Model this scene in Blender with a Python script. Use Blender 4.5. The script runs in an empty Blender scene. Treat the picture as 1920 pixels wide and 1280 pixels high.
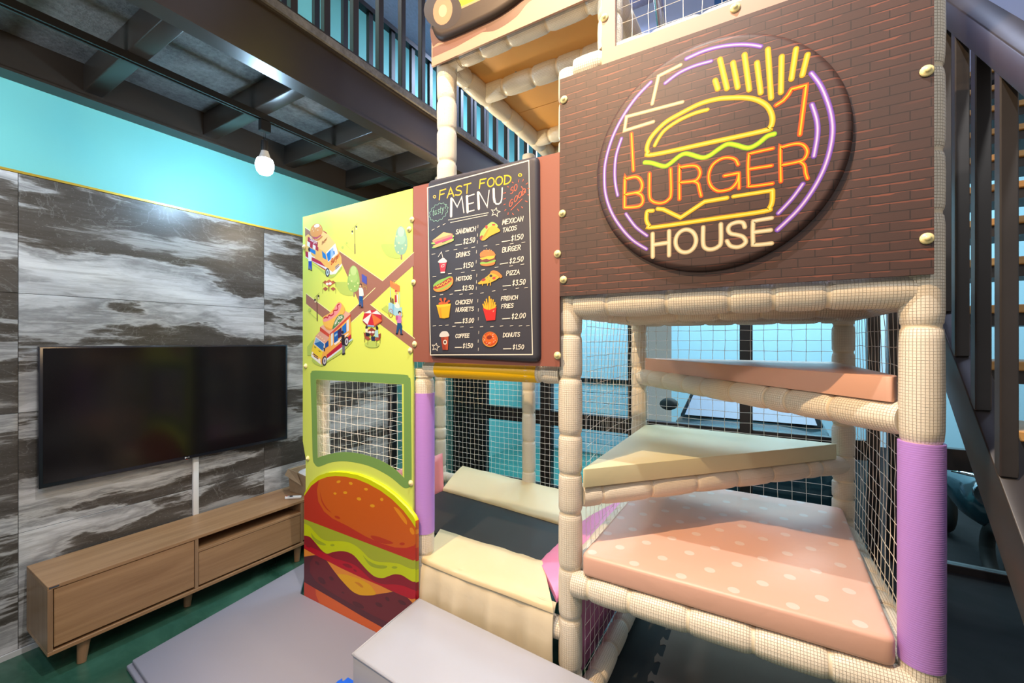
import bpy, bmesh, math, random
from mathutils import Vector, Matrix
from mathutils.geometry import tessellate_polygon
random.seed(7)
SC = bpy.context.scene
COL = SC.collection
# ------------------------------------------------------------------ camera
HC = 1.556                                  # eye height
FPX = 793.0                                 # focal length in pixels of the 1920 wide frame
YAW = math.atan2(475.0, FPX)
cd = bpy.data.cameras.new('camera'); cam = bpy.data.objects.new('camera', cd); COL.objects.link(cam)
cd.sensor_width = 36.0; cd.lens = FPX/1920*36; cd.clip_start = 0.02
cam.location = (0, 0, HC); cam.rotation_euler = (math.pi/2, 0, YAW)
SC.camera = cam
# ------------------------------------------------------------------ colour management
SC.view_settings.view_transform = 'Standard'; SC.view_settings.look = 'None'
SC.view_settings.gamma = 1.0; SC.view_settings.use_curve_mapping = False
SC.view_settings.exposure = 0.9
# ------------------------------------------------------------------ world and lamps
w = bpy.data.worlds.new('world'); SC.world = w; w.use_nodes = True
bg = w.node_tree.nodes['Background']; bg.inputs[0].default_value = (1.0, 0.97, 0.94, 1); bg.inputs[1].default_value = 0.18
def lamp(kind, name, loc, power, col, size=0.1, target=None, spot=None, blend=0.5):
    d = bpy.data.lights.new(name, kind); d.energy = power; d.color = col
    if kind == 'AREA': d.size = size
    else: d.shadow_soft_size = size
    if spot: d.spot_size = math.radians(spot); d.spot_blend = blend
    o = bpy.data.objects.new(name, d); COL.objects.link(o); o.location = loc
    if target is not None:
        o.rotation_euler = (Vector(target)-Vector(loc)).to_track_quat('-Z', 'Y').to_euler()
    return o
WARM = (1.0, 0.72, 0.42); COOL = (0.72, 0.84, 1.0); NEU = (1.0, 0.93, 0.84)
lamp('SPOT', 'ceiling_spot_warm', (-1.3, -0.3, 4.3), 330, (1.0, 0.66, 0.36), 0.02, (-0.15, 2.0, 0.8), 75)
lamp('SPOT', 'ceiling_spot_white', (-0.35, 0.70, 4.25), 150, (1.0, 0.95, 0.92), 0.02, (-0.35, 1.45, 0.4), 100)
lamp('POINT', 'warm_pendant', (-1.0, 0.25, 2.35), 17, (1.0, 0.66, 0.34), 0.05)
lamp('POINT', 'trampoline_lamp', (-1.8, 2.2, 2.60), 13, (1.0, 0.78, 0.50), 0.05)
lamp('POINT', 'track_bulb_near', (-2.55, -0.30, 2.6), 27, (0.66, 0.82, 1.0), 0.05)
lamp('POINT', 'room_fill', (1.2, -0.9, 3.4), 34, (0.98, 0.95, 0.92), 0.10)  # added ambient fill behind the camera, not a fitting of the room
lamp('POINT', 'upper_wall_fill', (-2.45, 0.9, 4.55), 26, (1.0, 0.95, 0.88), 0.08)  # added unseen lamp that brightens the teal wall above the mezzanine deck
lamp('POINT', 'stair_side_fill', (1.1, 2.3, 4.5), 14, (0.66, 0.76, 1.0), 0.10)  # unseen lamp put in to lift the upper back wall and stair bars
lamp('AREA', 'upper_hall_lamp', (-1.9, 3.9, 4.6), 60, (0.60, 0.72, 1.0), 1.0, (-2.2, 4.2, 0))
lamp('AREA', 'back_room_fill', (-2.2, 4.9, 2.9), 42, (0.85, 0.95, 1.0), 0.8, (-2.4, 5.2, 0))  # added area light raising the brightness behind the glass partition
lamp('AREA', 'street_daylight', (0.5, 8.0, 5.5), 420, (0.85, 0.95, 1.0), 4.0, (0.3, 8.4, 0))
# ------------------------------------------------------------------ helpers
def lin(c):
    return c/12.92 if c <= 0.04045 else ((c+0.055)/1.055)**2.4
def hx(s):
    return tuple(lin(int(s[i:i+2], 16)/255) for i in (0, 2, 4))
S_, C_ = math.sin(YAW), math.cos(YAW)
def onY(x, y, Y):
    """photo measurement -> (X, Z) on the vertical plane at depth Y"""
    dx = x-960; t = Y/(C_*FPX+S_*dx)
    return ((-S_*FPX+C_*dx)*t, HC+(640-y)*t)
class NT:
    def __init__(s, name):
        s.m = bpy.data.materials.new(name); s.m.use_nodes = True
        s.t = s.m.node_tree; s.n = s.t.nodes; s.b = s.n['Principled BSDF']
    def add(s, ty, **kw):
        n = s.n.new(ty)
        for k, v in kw.items():
            if k == 'ins':
                for a, b in v.items(): n.inputs[a].default_value = b
            else: setattr(n, k, v)
        return n
    def link(s, a, b): s.t.links.new(a, b)
    def math(s, op, a, b=None, clamp=False):
        n = s.n.new('ShaderNodeMath'); n.operation = op; n.use_clamp = clamp
        for i, v in enumerate((a, b)):
            if v is None: continue
            if isinstance(v, (int, float)): n.inputs[i].default_value = v
            else: s.link(v, n.inputs[i])
        return n.outputs[0]
    def mix(s, fac, a, b):
        n = s.n.new('ShaderNodeMix'); n.data_type = 'RGBA'
        for sock, v in ((n.inputs['Factor'], fac), (n.inputs['A'], a), (n.inputs['B'], b)):
            if isinstance(v, (int, float)): sock.default_value = v
            elif isinstance(v, tuple): sock.default_value = (*v[:3], 1)
            else: s.link(v, sock)
        return n.outputs['Result']
    def ramp(s, fac, stops):
        n = s.n.new('ShaderNodeValToRGB'); cr = n.color_ramp
        while len(cr.elements) < len(stops): cr.elements.new(0.5)
        for e, (p, c) in zip(cr.elements, stops): e.position = p; e.color = (*c[:3], 1) if isinstance(c, tuple) else (c, c, c, 1)
        s.link(fac, n.inputs[0]); return n.outputs[0]
    def coords(s, kind='Object', scale=(1, 1, 1), rot=(0, 0, 0), loc=(0, 0, 0)):
        tc = s.n.new('ShaderNodeTexCoord'); mp = s.n.new('ShaderNodeMapping')
        mp.inputs['Scale'].default_value = scale; mp.inputs['Rotation'].default_value = rot; mp.inputs['Location'].default_value = loc
        s.link(tc.outputs[kind], mp.inputs[0]); return mp.outputs[0]
    def noise(s, vec, scale, detail=4, rough=0.55, dist=0.0):
        n = s.n.new('ShaderNodeTexNoise'); n.inputs['Scale'].default_value = scale; n.inputs['Detail'].default_value = detail
        n.inputs['Roughness'].default_value = rough; n.inputs['Distortion'].default_value = dist
        s.link(vec, n.inputs['Vector']); return n.outputs['Fac']
    def bump(s, h, strength=0.3, dist=0.002):
        n = s.n.new('ShaderNodeBump'); n.inputs['Strength'].default_value = strength; n.inputs['Distance'].default_value = dist
        s.link(h, n.inputs['Height']); s.link(n.outputs[0], s.b.inputs['Normal'])
    def base(s, c):
        if isinstance(c, tuple): s.b.inputs['Base Color'].default_value = (*c[:3], 1)
        else: s.link(c, s.b.inputs['Base Color'])
M = {}
def plain(name, c, rough=0.5, metal=0.0, nscale=0, nstr=0.15, var=0.0, ndist=0.002, spec=None, stretch=(1, 1, 1)):
    t = NT(name); t.b.inputs['Roughness'].default_value = rough; t.b.inputs['Metallic'].default_value = metal
    if spec is not None: t.b.inputs['Specular IOR Level'].default_value = spec
    if nscale:
        f = t.noise(t.coords(scale=stretch), nscale)
        if var: t.base(t.mix(f, tuple(x*(1-var) for x in c), tuple(min(1, x*(1+var)) for x in c)))
        else: t.base(c)
        t.bump(f, nstr, ndist)
    else: t.base(c)
    M[name] = t.m; return t.m
# ---- materials
def m_pvc(name, c, cell=0.0085):
    t = NT(name); uv = t.coords('UV', (1/cell, 1/cell, 1)); sp = t.add('ShaderNodeSeparateXYZ'); t.link(uv, sp.inputs[0])
    def line(o):
        f = t.math('FRACT', o); f = t.math('SUBTRACT', f, 0.5); f = t.math('ABSOLUTE', f)
        return t.math('MULTIPLY', t.math('SUBTRACT', f, 0.40), 10.0, True)
    g = t.math('MAXIMUM', line(sp.outputs[0]), line(sp.outputs[1]))
    big = t.noise(t.coords('Object'), 9, 3)
    base = t.mix(big, tuple(x*0.94 for x in c), c)
    t.base(t.mix(t.math('MULTIPLY', g, 0.5), base, tuple(x*y for x, y in zip(c, (0.62, 0.56, 0.46)))))
    t.b.inputs['Roughness'].default_value = 0.38
    t.bump(t.math('SUBTRACT', 1.0, g), 0.8, 0.0022); M[name] = t.m
m_pvc('pvc_cream', (0.83, 0.76, 0.63)); m_pvc('pvc_fine', (0.83, 0.76, 0.63), 0.006)
plain('tie_band', (0.74, 0.64, 0.47), 0.35)
def m_sleeve(name, c):
    t = NT(name); sp = t.add('ShaderNodeSeparateXYZ'); t.link(t.coords('UV', (1, 160, 1)), sp.inputs[0])
    wv = t.math('SINE', t.math('MULTIPLY', sp.outputs[1], 6.28)); t.base(c); t.b.inputs['Roughness'].default_value = 0.42
    t.bump(wv, 0.12, 0.001); M[name] = t.m
m_sleeve('sleeve_purple', hx('B98BDD')); m_sleeve('sleeve_yellow', hx('EDBB00'))
plain('net_cord', (0.93, 0.90, 0.84), 0.6)
plain('steel_dark', (0.026, 0.019, 0.014), 0.36, 0.0, 3, 0.1, 0.45, 0.004)
plain('steel_black', (0.018, 0.018, 0.020), 0.4, 0.3, 6, 0.08, 0.3)
plain('stair_steel', (0.028, 0.025, 0.025), 0.40, 0.1, 5, 0.12, 0.35)
plain('frame_black', (0.012, 0.010, 0.011), 0.35)
def m_slab():
    t = NT('deck_board'); v = t.coords(scale=(1, 1, 1)); f = t.noise(v, 2.2, 8, 0.7, 1.0); g = t.noise(v, 40, 6, 0.7)
    t.base(t.ramp(t.math('ADD', t.math('MULTIPLY', f, 0.7), t.math('MULTIPLY', g, 0.4)), [(0.38, (0.035, 0.03, 0.027)), (0.60, (0.14, 0.135, 0.13)), (0.85, (0.26, 0.255, 0.25))]))
    t.b.inputs['Roughness'].default_value = 0.8; t.bump(g, 0.5, 0.01); M['deck_board'] = t.m
m_slab()
def m_teal(name, c):
    t = NT(name); f = t.noise(t.coords(scale=(1, 1, 0.15)), 3.0, 3); g = t.noise(t.coords(), 160, 2)
    t.base(t.mix(f, tuple(x*0.93 for x in c), tuple(min(1, x*1.04) for x in c))); t.b.inputs['Roughness'].default_value = 0.5
    t.bump(g, 0.06, 0.002); M[name] = t.m
m_teal('teal_paint', (0.17, 0.55, 0.53)); m_teal('pale_blue_paint', (0.42, 0.68, 0.82)); m_teal('lavender_wall', (0.50, 0.58, 0.80))
plain('ceiling_board', (0.42, 0.42, 0.58), 0.9, 0, 60, 0.6, 0.25, 0.01, stretch=(1, .4, 1))
def m_tile():
    t = NT('marble_tile'); tc = t.add('ShaderNodeTexCoord'); oi = t.add('ShaderNodeObjectInfo')
    off = t.add('ShaderNodeVectorMath', operation='MULTIPLY'); t.link(oi.outputs['Location'], off.inputs[0]); off.inputs[1].default_value = (1, 2.3, 3.1)
    ad = t.add('ShaderNodeVectorMath', operation='ADD'); t.link(tc.outputs['Object'], ad.inputs[0]); t.link(off.outputs[0], ad.inputs[1])
    def mapped(sc, rx=0.0):
        mp = t.add('ShaderNodeMapping'); t.link(ad.outputs[0], mp.inputs[0]); mp.inputs['Scale'].default_value = sc; mp.inputs['Rotation'].default_value = (rx, 0, 0); return mp.outputs[0]
    v1 = mapped((1, 0.62, 3.4), 0.10); warp = t.noise(mapped((1, 1.6, 3.0), 0.14), 1.6, 5, 0.55)
    va = t.add('ShaderNodeVectorMath', operation='ADD'); sc = t.add('ShaderNodeCombineXYZ'); t.link(t.math('MULTIPLY', warp, 0.55), sc.inputs[2]); t.link(v1, va.inputs[0]); t.link(sc.outputs[0], va.inputs[1])
    a = t.noise(va.outputs[0], 1.0, 8, 0.56, 0.25)
    streak = t.noise(mapped((1, 2.2, 34), 0.10), 1.5, 6, 0.7, 0.6); grain = t.noise(mapped((1, 18, 60)), 4.0, 4, 0.7)
    h = t.math('ADD', a, t.math('MULTIPLY', t.math('SUBTRACT', streak, 0.5), 0.16))
    col = t.ramp(h, [(0.34, (0.34, 0.33, 0.32)), (0.385, (0.075, 0.066, 0.058)), (0.455, (0.050, 0.042, 0.035)), (0.485, (0.10, 0.09, 0.08)), (0.51, (0.50, 0.50, 0.50)), (0.545, (0.28, 0.28, 0.285)), (0.59, (0.60, 0.60, 0.61)), (0.68, (0.74, 0.74, 0.74))])
    col = t.mix(t.math('MULTIPLY', t.math('SUBTRACT', streak, 0.44, True), 2.2), col, (0.11, 0.10, 0.095))
    vn = t.noise(mapped((1, 1.0, 1.3)), 1.7, 7, 0.6, 1.2); ve = t.math('ABSOLUTE', t.math('SUBTRACT', vn, 0.52)); ve = t.math('SUBTRACT', 1.0, t.math('MULTIPLY', ve, 130.0), True)
    col = t.mix(t.math('MULTIPLY', ve, 0.10), col, (0.72, 0.72, 0.70))
    col = t.mix(t.math('MULTIPLY', t.math('GREATER_THAN', grain, 0.64), 0.30), col, (0.48, 0.46, 0.44))
    t.base(col); t.b.inputs['Roughness'].default_value = 0.33; t.bump(streak, 0.05, 0.003); M['marble_tile'] = t.m
m_tile()
plain('grout', (0.05, 0.05, 0.05), 0.8); plain('brass_trim', (0.55, 0.38, 0.05), 0.35, 0.6); plain('skirting', (0.55, 0.56, 0.56), 0.4)
def m_floor(name, c1, c2, rough):
    t = NT(name); v = t.coords(scale=(0.5, 1.0, 1), rot=(0, 0, 0.5)); f = t.noise(v, 2.2, 7, 0.6, 2.2); g = t.noise(t.coords(), 30, 4)
    t.base(t.ramp(f, [(0.3, c1), (0.65, c2)])); t.b.inputs['Roughness'].default_value = rough; t.b.inputs['Specular IOR Level'].default_value = 0.12 if rough > 0.6 else 0.5; t.bump(g, 0.04, 0.002); M[name] = t.m
m_floor('green_epoxy', (0.014, 0.055, 0.036), (0.045, 0.13, 0.09), 0.16)
m_floor('black_floor', (0.004, 0.004, 0.005), (0.010, 0.010, 0.012), 0.75)
m_floor('teal_floor', (0.03, 0.16, 0.15), (0.06, 0.24, 0.22), 0.2); m_floor('asphalt', (0.006, 0.007, 0.008), (0.012, 0.013, 0.015), 0.8)
def m_wood(name, c1, c2, axis):
    t = NT(name); s = [14, 14, 14]; s[axis] = 0.9; f = t.noise(t.coords(scale=tuple(s)), 1.6, 6, 0.6, 0.6)
    s2 = [120, 120, 120]; s2[axis] = 2.5; g = t.noise(t.coords(scale=tuple(s2)), 1.5, 4, 0.6)
    col = t.ramp(f, [(0.3, c1), (0.7, c2)]); col = t.mix(t.math('MULTIPLY', g, 0.35), col, tuple(x*0.62 for x in c1))
    t.base(col); t.b.inputs['Roughness'].default_value = 0.42; t.bump(g, 0.05, 0.001); M[name] = t.m
m_wood('oak_y', (0.30, 0.158, 0.074), (0.47, 0.275, 0.138), 1); m_wood('oak_z', (0.26, 0.145, 0.075), (0.38, 0.23, 0.125), 2); m_wood('tread_wood', (0.50, 0.27, 0.08), (0.62, 0.37, 0.13), 0)
plain('tv_shell', (0.012, 0.013, 0.02), 0.25); plain('tv_screen', (0.006, 0.005, 0.006), 0.14, spec=0.35)
plain('white_plastic', (0.78, 0.78, 0.78), 0.35); plain('grey_key', (0.05, 0.06, 0.08), 0.5); plain('red_key', (0.7, 0.03, 0.03), 0.5)
plain('kraft', (0.36, 0.25, 0.15), 0.85, 0, 25, 0.5, 0.2, 0.004); plain('tissue', (0.85, 0.86, 0.88), 0.9, 0, 14, 0.6, 0.05, 0.01)
plain('mat_grey', hx('8C8E9E'), 0.55, 0, 220, 0.12); plain('step_grey', hx('A8ABB5'), 0.42, 0, 9, 0.22, 0.02, 0.006); plain('step_side', hx('8F97B4'), 0.45, 0, 9, 0.2, 0.02, 0.006)
plain('puzzle_grey', hx('6F675F'), 0.9, 0, 260, 0.2, spec=0.15); plain('puzzle_dark', hx('33383A'), 0.9, 0, 260, 0.2, spec=0.15); plain('blue_foam', hx('0A5FE0'), 0.6, 0, 200, 0.15)
def m_leather(name, c, rough=0.4, dots=None):
    t = NT(name); g = t.noise(t.coords(), 420, 3); f = t.noise(t.coords(), 7, 3, 0.5, 0.6)
    if dots:
        # staggered printed dots
        sp = t.add('ShaderNodeSeparateXYZ'); t.link(t.coords('Object', (1, 1, 1), (0, 0, 0), (0.0085, -1.5637, 0)), sp.inputs[0])
        px = t.math('DIVIDE', sp.outputs[0], 0.167); py = t.math('DIVIDE', sp.outputs[1], 0.0965)
        row = t.math('MULTIPLY', t.math('MODULO', t.math('FLOOR', t.math('ADD', py, 100.0)), 2.0), 0.5)
        fx = t.math('SUBTRACT', t.math('FRACT', t.math('ADD', px, row)), 0.5); fy = t.math('SUBTRACT', t.math('FRACT', t.math('ADD', py, 100.0)), 0.5)
        fx = t.math('MULTIPLY', fx, 0.167); fy = t.math('MULTIPLY', fy, 0.0965)
        r = t.math('SQRT', t.math('ADD', t.math('MULTIPLY', fx, fx), t.math('MULTIPLY', fy, fy)))
        geo = t.add('ShaderNodeNewGeometry'); sn = t.add('ShaderNodeSeparateXYZ'); t.link(geo.outputs['True Normal'], sn.inputs[0])
        up = t.math('GREATER_THAN', sn.outputs[2], 0.9)
        mask = t.math('MULTIPLY', t.math('LESS_THAN', r, 0.0185), up)
        t.base(t.mix(mask, c, dots))
    else: t.base(c)
    t.b.inputs['Roughness'].default_value = rough
    t.bump(t.math('ADD', t.math('MULTIPLY', g, 0.06), f), 0.35, 0.008); M[name] = t.m
m_leather('pink_dots', hx('DDAF9C'), 0.42, hx('E0C6BC')); m_leather('peach', hx('E0AE97'), 0.4); m_leather('sage', hx('CDC7A0'), 0.45)
m_leather('beige_vinyl', hx('D6C49C'), 0.36); m_leather('beige_skirt', hx('D8CBAE'), 0.36); m_leather('pink_vinyl', hx('E08AB8'), 0.33); m_leather('coral_vinyl', hx('E07F80'), 0.5)
def m_jump():
    t = NT('jump_mat'); g = t.noise(t.coords(), 500, 2); t.base((0.028, 0.028, 0.029)); t.b.inputs['Specular IOR Level'].default_value = 0.2; t.b.inputs['Roughness'].default_value = 0.5; t.bump(g, 0.25, 0.002); M['jump_mat'] = t.m
m_jump()
def m_brick():
    t = NT('brick_print'); v = t.coords(rot=(math.pi/2, 0, 0))
    def brick(off):
        mp = t.add('ShaderNodeMapping'); t.link(v, mp.inputs[0]); mp.inputs['Location'].default_value = (0, off, 0)
        n = t.add('ShaderNodeTexBrick', ins={'Scale': 1.0, 'Mortar Size': 0.0017, 'Mortar Smooth': 0.3, 'Brick Width': 0.085, 'Row Height': 0.027})
        t.link(mp.outputs[0], n.inputs['Vector']); return n
    a = brick(0); b = brick(0.0026); nz = t.noise(v, 16, 3); n2 = t.noise(v, 240, 2); n3 = t.noise(t.coords(loc=(3, 0, 1)), 2.6, 2)
    base = t.mix(n3, (0.046, 0.025, 0.021), (0.080, 0.034, 0.026)); base = t.mix(t.math('MULTIPLY', n2, 0.3), base, (0.038, 0.023, 0.019))
    so = t.add('ShaderNodeSeparateXYZ'); t.link(t.coords(), so.inputs[0]); fz = t.math('FRACT', t.math('DIVIDE', so.outputs[2], -0.027)); nw = t.noise(t.coords(scale=(14, 1, 37)), 1.0, 2)
    red = t.math('MULTIPLY', t.math('LESS_THAN', t.math('SUBTRACT', fz, 0.07), t.math('MULTIPLY', t.math('SUBTRACT', nw, 0.42), 0.9)), t.math('GREATER_THAN', fz, 0.07))
    red = t.math('MULTIPLY', red, t.math('MULTIPLY', t.math('SUBTRACT', n3, 0.30), 5.0, True))
    c = t.mix(a.outputs['Fac'], base, (0.024, 0.013, 0.011)); c = t.mix(t.math('MULTIPLY', red, 0.65), c, (0.26, 0.075, 0.042))
    t.base(c); t.b.inputs['Roughness'].default_value = 0.55; t.bump(n2, 0.1, 0.001); M['brick_print'] = t.m
m_brick()
plain('board_brown', hx('A98A7C'), 0.5, 0, 200, 0.08); plain('board_tan', hx('A9836C'), 0.5, 0, 200, 0.08); plain('board_red', hx('8C5446'), 0.5, 0, 200, 0.08); plain('board_edge', (0.05, 0.03, 0.03), 0.5)
plain('board_lime', hx('CDDD66'), 0.36, 0, 200, 0.05); plain('chalkboard', hx('34343F'), 0.55, 0, 300, 0.15, 0.1); plain('deck_tan', hx('DCA65E'), 0.55, 0, 120, 0.1)
plain('bolt_cream', hx('E8DCA0'), 0.3); plain('chrome', (0.8, 0.8, 0.82), 0.08, 1.0); plain('blue_panel', hx('3B6FA8'), 0.5); plain('truck_brown', hx('35271B'), 0.5, 0, 300, 0.15, 0.1)
def m_print():
    t = NT('print_ink'); a = t.add('ShaderNodeAttribute', attribute_name='ink'); t.link(a.outputs['Color'], t.b.inputs['Base Color'])
    t.b.inputs['Roughness'].default_value = 0.42; g = t.noise(t.coords(), 300, 2); t.bump(g, 0.05, 0.001); M['print_ink'] = t.m
m_print()
def m_glass():
    t = NT('pane_glass'); t.n.remove(t.b); out = t.n['Material Output']
    tr = t.add('ShaderNodeBsdfTransparent', ins={'Color': (0.82, 0.93, 0.95, 1)}); gl = t.add('ShaderNodeBsdfGlossy', ins={'Roughness': 0.02}); fr = t.add('ShaderNodeFresnel', ins={'IOR': 1.25})
    mx = t.add('ShaderNodeMixShader'); t.link(fr.outputs[0], mx.inputs[0]); t.link(tr.outputs[0], mx.inputs[1]); t.link(gl.outputs[0], mx.inputs[2]); t.link(mx.outputs[0], out.inputs[0]); M['pane_glass'] = t.m
m_glass()
def m_emit(name, c, s):
    t = NT(name); t.base((1, 1, 1)); t.b.inputs['Emission Color'].default_value = (*c, 1); t.b.inputs['Emission Strength'].default_value = s; M[name] = t.m
m_emit('bulb_glow', (0.46, 0.73, 1.0), 170.0)
plain('car_teal', (0.02, 0.05, 0.065), 0.12, 0.4); plain('car_glass', (0.01, 0.015, 0.02), 0.05); plain('sunshade', (0.17, 0.20, 0.29), 0.5); plain('tyre', (0.012, 0.012, 0.012), 0.7); plain('lamp_glass', (0.45, 0.6, 0.68), 0.05, 0.6)
plain('poster_lilac', hx('B9B2C4'), 0.6)
# ---- mesh builder
WLOC = {}
class MB:
    def __init__(s): s.v = []; s.f = []; s.m = []; s.uv = []; s.c = []; s.cc = None
    def face(s, pts, m=0, uv=None, col=None):
        i = len(s.v); s.v += [tuple(p) for p in pts]; s.f.append(tuple(range(i, i+len(pts)))); s.m.append(m); s.uv.append(uv); s.c.append(col); return s
    def box(s, x0, x1, y0, y1, z0, z1, m=0):
        i = len(s.v); s.v += [(x, y, z) for z in (z0, z1) for y in (y0, y1) for x in (x0, x1)]
        for f in ((0, 2, 3, 1), (4, 5, 7, 6), (0, 1, 5, 4), (2, 6, 7, 3), (0, 4, 6, 2), (1, 3, 7, 5)):
            s.f.append(tuple(i+k for k in f)); s.m.append(m); s.uv.append(None); s.c.append(None)
        return s
    def rings(s, rings, m=0, cap=True, uvs=None, mats=None, closed=True):
        i = len(s.v); n = len(rings[0])
        for r in rings: s.v += [tuple(p) for p in r]
        for a in range(len(rings)-1):
            for k in range(n if closed else n-1):
                k2 = (k+1) % n
                s.f.append((i+a*n+k, i+a*n+k2, i+(a+1)*n+k2, i+(a+1)*n+k)); s.m.append(mats[a] if mats else m); s.c.append(None)
                if uvs: u = uvs[1]/n; s.uv.append([(k*u, uvs[0][a]), ((k+1)*u, uvs[0][a]), ((k+1)*u, uvs[0][a+1]), (k*u, uvs[0][a+1])])
                else: s.uv.append(None)
        if cap:
            s.f.append(tuple(i+k for k in reversed(range(n)))); s.m.append(mats[0] if mats else m); s.uv.append(None); s.c.append(None)
            e = i+(len(rings)-1)*n; s.f.append(tuple(e+k for k in range(n))); s.m.append(mats[-1] if mats else m); s.uv.append(None); s.c.append(None)
        return s
    def tube(s, pts, r, n=8, m=0, cap=True):
        pts = [Vector(p) for p in pts]; R = []; up = None
        for i, p in enumerate(pts):
            d = (pts[min(i+1, len(pts)-1)]-pts[max(i-1, 0)]).normalized()
            if up is None: up = Vector((0, 0, 1)) if abs(d.z) < 0.9 else Vector((0, 1, 0))
            a = d.cross(up).normalized(); b = a.cross(d).normalized(); up = b
            rr = r[i] if isinstance(r, (list, tuple)) else r
            R.append([p+a*rr*math.cos(2*math.pi*k/n)+b*rr*math.sin(2*math.pi*k/n) for k in range(n)])
        return s.rings(R, m, cap)
    def bar(s, p0, p1, wx, wz, m=0):
        """rectangular bar between two points; wx across, wz in the plane with z"""
        p0, p1 = Vector(p0), Vector(p1); d = (p1-p0).normalized(); up = Vector((0, 0, 1)) if abs(d.z) < 0.95 else Vector((0, 1, 0))
        a = d.cross(up).normalized(); b = a.cross(d)
        R = [[p+a*sx*wx/2+b*sz*wz/2 for sx, sz in ((-1, -1), (1, -1), (1, 1), (-1, 1))] for p in (p0, p1)]
        return s.rings(R, m)
    def plate(s, loops, y0, th, m=0, edge=None):
        """board in an X-Z plane, front face at y0, thickness th away from the viewer; loops[1:] are holes"""
        L3 = [[Vector((x, z, 0)) for x, z in lp] for lp in loops]; flat = [p for lp in loops for p in lp]
        for t in tessellate_polygon(L3):
            q = [flat[k] for k in t]
            s.face([(x, y0, z) for x, z in q], m); s.face([(x, y0+th, z) for x, z in reversed(q)], m)
        for lp in loops:
            for k in range(len(lp)):
                a, b = lp[k], lp[(k+1) % len(lp)]
                s.face([(a[0], y0, a[1]), (b[0], y0, b[1]), (b[0], y0+th, b[1]), (a[0], y0+th, a[1])], m if edge is None else edge)
        return s
    def prism(s, poly, z0, z1, m=0):
        n = len(poly); s.rings([[(x, y, z0) for x, y in poly], [(x, y, z1) for x, y in poly]], m); return s
    def build(s, name, mats, parent=None, smooth=False, bevel=0, seg=2, merge=True, loc=None, autos=None):
        me = bpy.data.meshes.new(name); off = Vector(loc) if loc else Vector((0, 0, 0))
        me.from_pydata([tuple(Vector(p)-off) for p in s.v], [], s.f)
        if not isinstance(mats, (list, tuple)): mats = [mats]
        for k in mats: me.materials.append(M[k])
        for p, mi in zip(me.polygons, s.m): p.material_index = mi
        if any(u is not None for u in s.uv):
            ul = me.uv_layers.new(name='UVMap')
            for p, u in zip(me.polygons, s.uv):
                if u:
                    for li, c in zip(p.loop_indices, u): ul.data[li].uv = c
        if any(c is not None for c in s.c):
            at = me.color_attributes.new('ink', 'FLOAT_COLOR', 'CORNER')
            for p, c in zip(me.polygons, s.c):
                if c:
                    for li in p.loop_indices: at.data[li].color = (*c, 1)
        if merge or bevel:
            bm = bmesh.new(); bm.from_mesh(me)
            if merge: bmesh.ops.remove_doubles(bm, verts=bm.verts, dist=1e-6)
            bmesh.ops.recalc_face_normals(bm, faces=bm.faces)
            if bevel:
                es = [e for e in bm.edges if len(e.link_faces) == 2 and e.calc_face_angle(0) > 0.5]
                bmesh.ops.bevel(bm, geom=es, offset=bevel, segments=seg, profile=0.5, affect='EDGES', clamp_overlap=True)
            bm.to_mesh(me); bm.free()
        if smooth or (bevel and seg > 1):
            for p in me.polygons: p.use_smooth = True
            if autos is not None: me.set_sharp_from_angle(angle=math.radians(autos))
        o = bpy.data.objects.new(name, me); COL.objects.link(o); o.location = off; WLOC[o.name] = off
        if parent is not None:
            o.parent = parent; o.location = off-WLOC.get(parent.name, Vector(parent.location))
        return o
def thing(name, label, cat, loc=(0, 0, 0), group=None):
    o = bpy.data.objects.new(name, None); COL.objects.link(o); o.location = loc; o.empty_display_size = 0.1
    return tag(o, label, cat, group)
def tag(o, label, cat, group=None):
    o['label'] = label; o['category'] = cat
    if group: o['group'] = group
    return o
def struct(o, label=None):
    o['kind'] = 'structure'
    if label: o['label'] = label
    return o
def dup(o, loc, parent=None):
    c = o.copy(); COL.objects.link(c); c.location = loc
    if parent is not None: c.parent = parent
    return c
def box(name, dims, mat, parent=None, bevel=0, seg=1, loc=None):
    return MB().box(*dims).build(name, mat, parent, bevel=bevel, seg=seg, loc=loc)
def circ(cx, cy, rx, ry, rot=0, n=24):
    c, s = math.cos(rot), math.sin(rot)
    return [(cx+rx*math.cos(a)*c-ry*math.sin(a)*s, cy+rx*math.cos(a)*s+ry*math.sin(a)*c) for a in (2*math.pi*k/n for k in range(n))]
def spline(pts, n=6, closed=False):
    """Catmull-Rom through the points"""
    out = []; N = len(pts)
    for i in range(N if closed else N-1):
        p = [pts[(i+k-1) % N] if closed else pts[min(max(i+k-1, 0), N-1)] for k in range(4)]
        for j in range(n):
            t = j/n
            out.append(tuple(0.5*((2*p[1][a])+(-p[0][a]+p[2][a])*t+(2*p[0][a]-5*p[1][a]+4*p[2][a]-p[3][a])*t*t+(-p[0][a]+3*p[1][a]-3*p[2][a]+p[3][a])*t**3) for a in (0, 1)))
    if not closed: out.append(tuple(pts[-1]))
    return out
def area2(p): return sum(p[i][0]*p[(i+1) % len(p)][1]-p[(i+1) % len(p)][0]*p[i][1] for i in range(len(p)))
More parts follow.
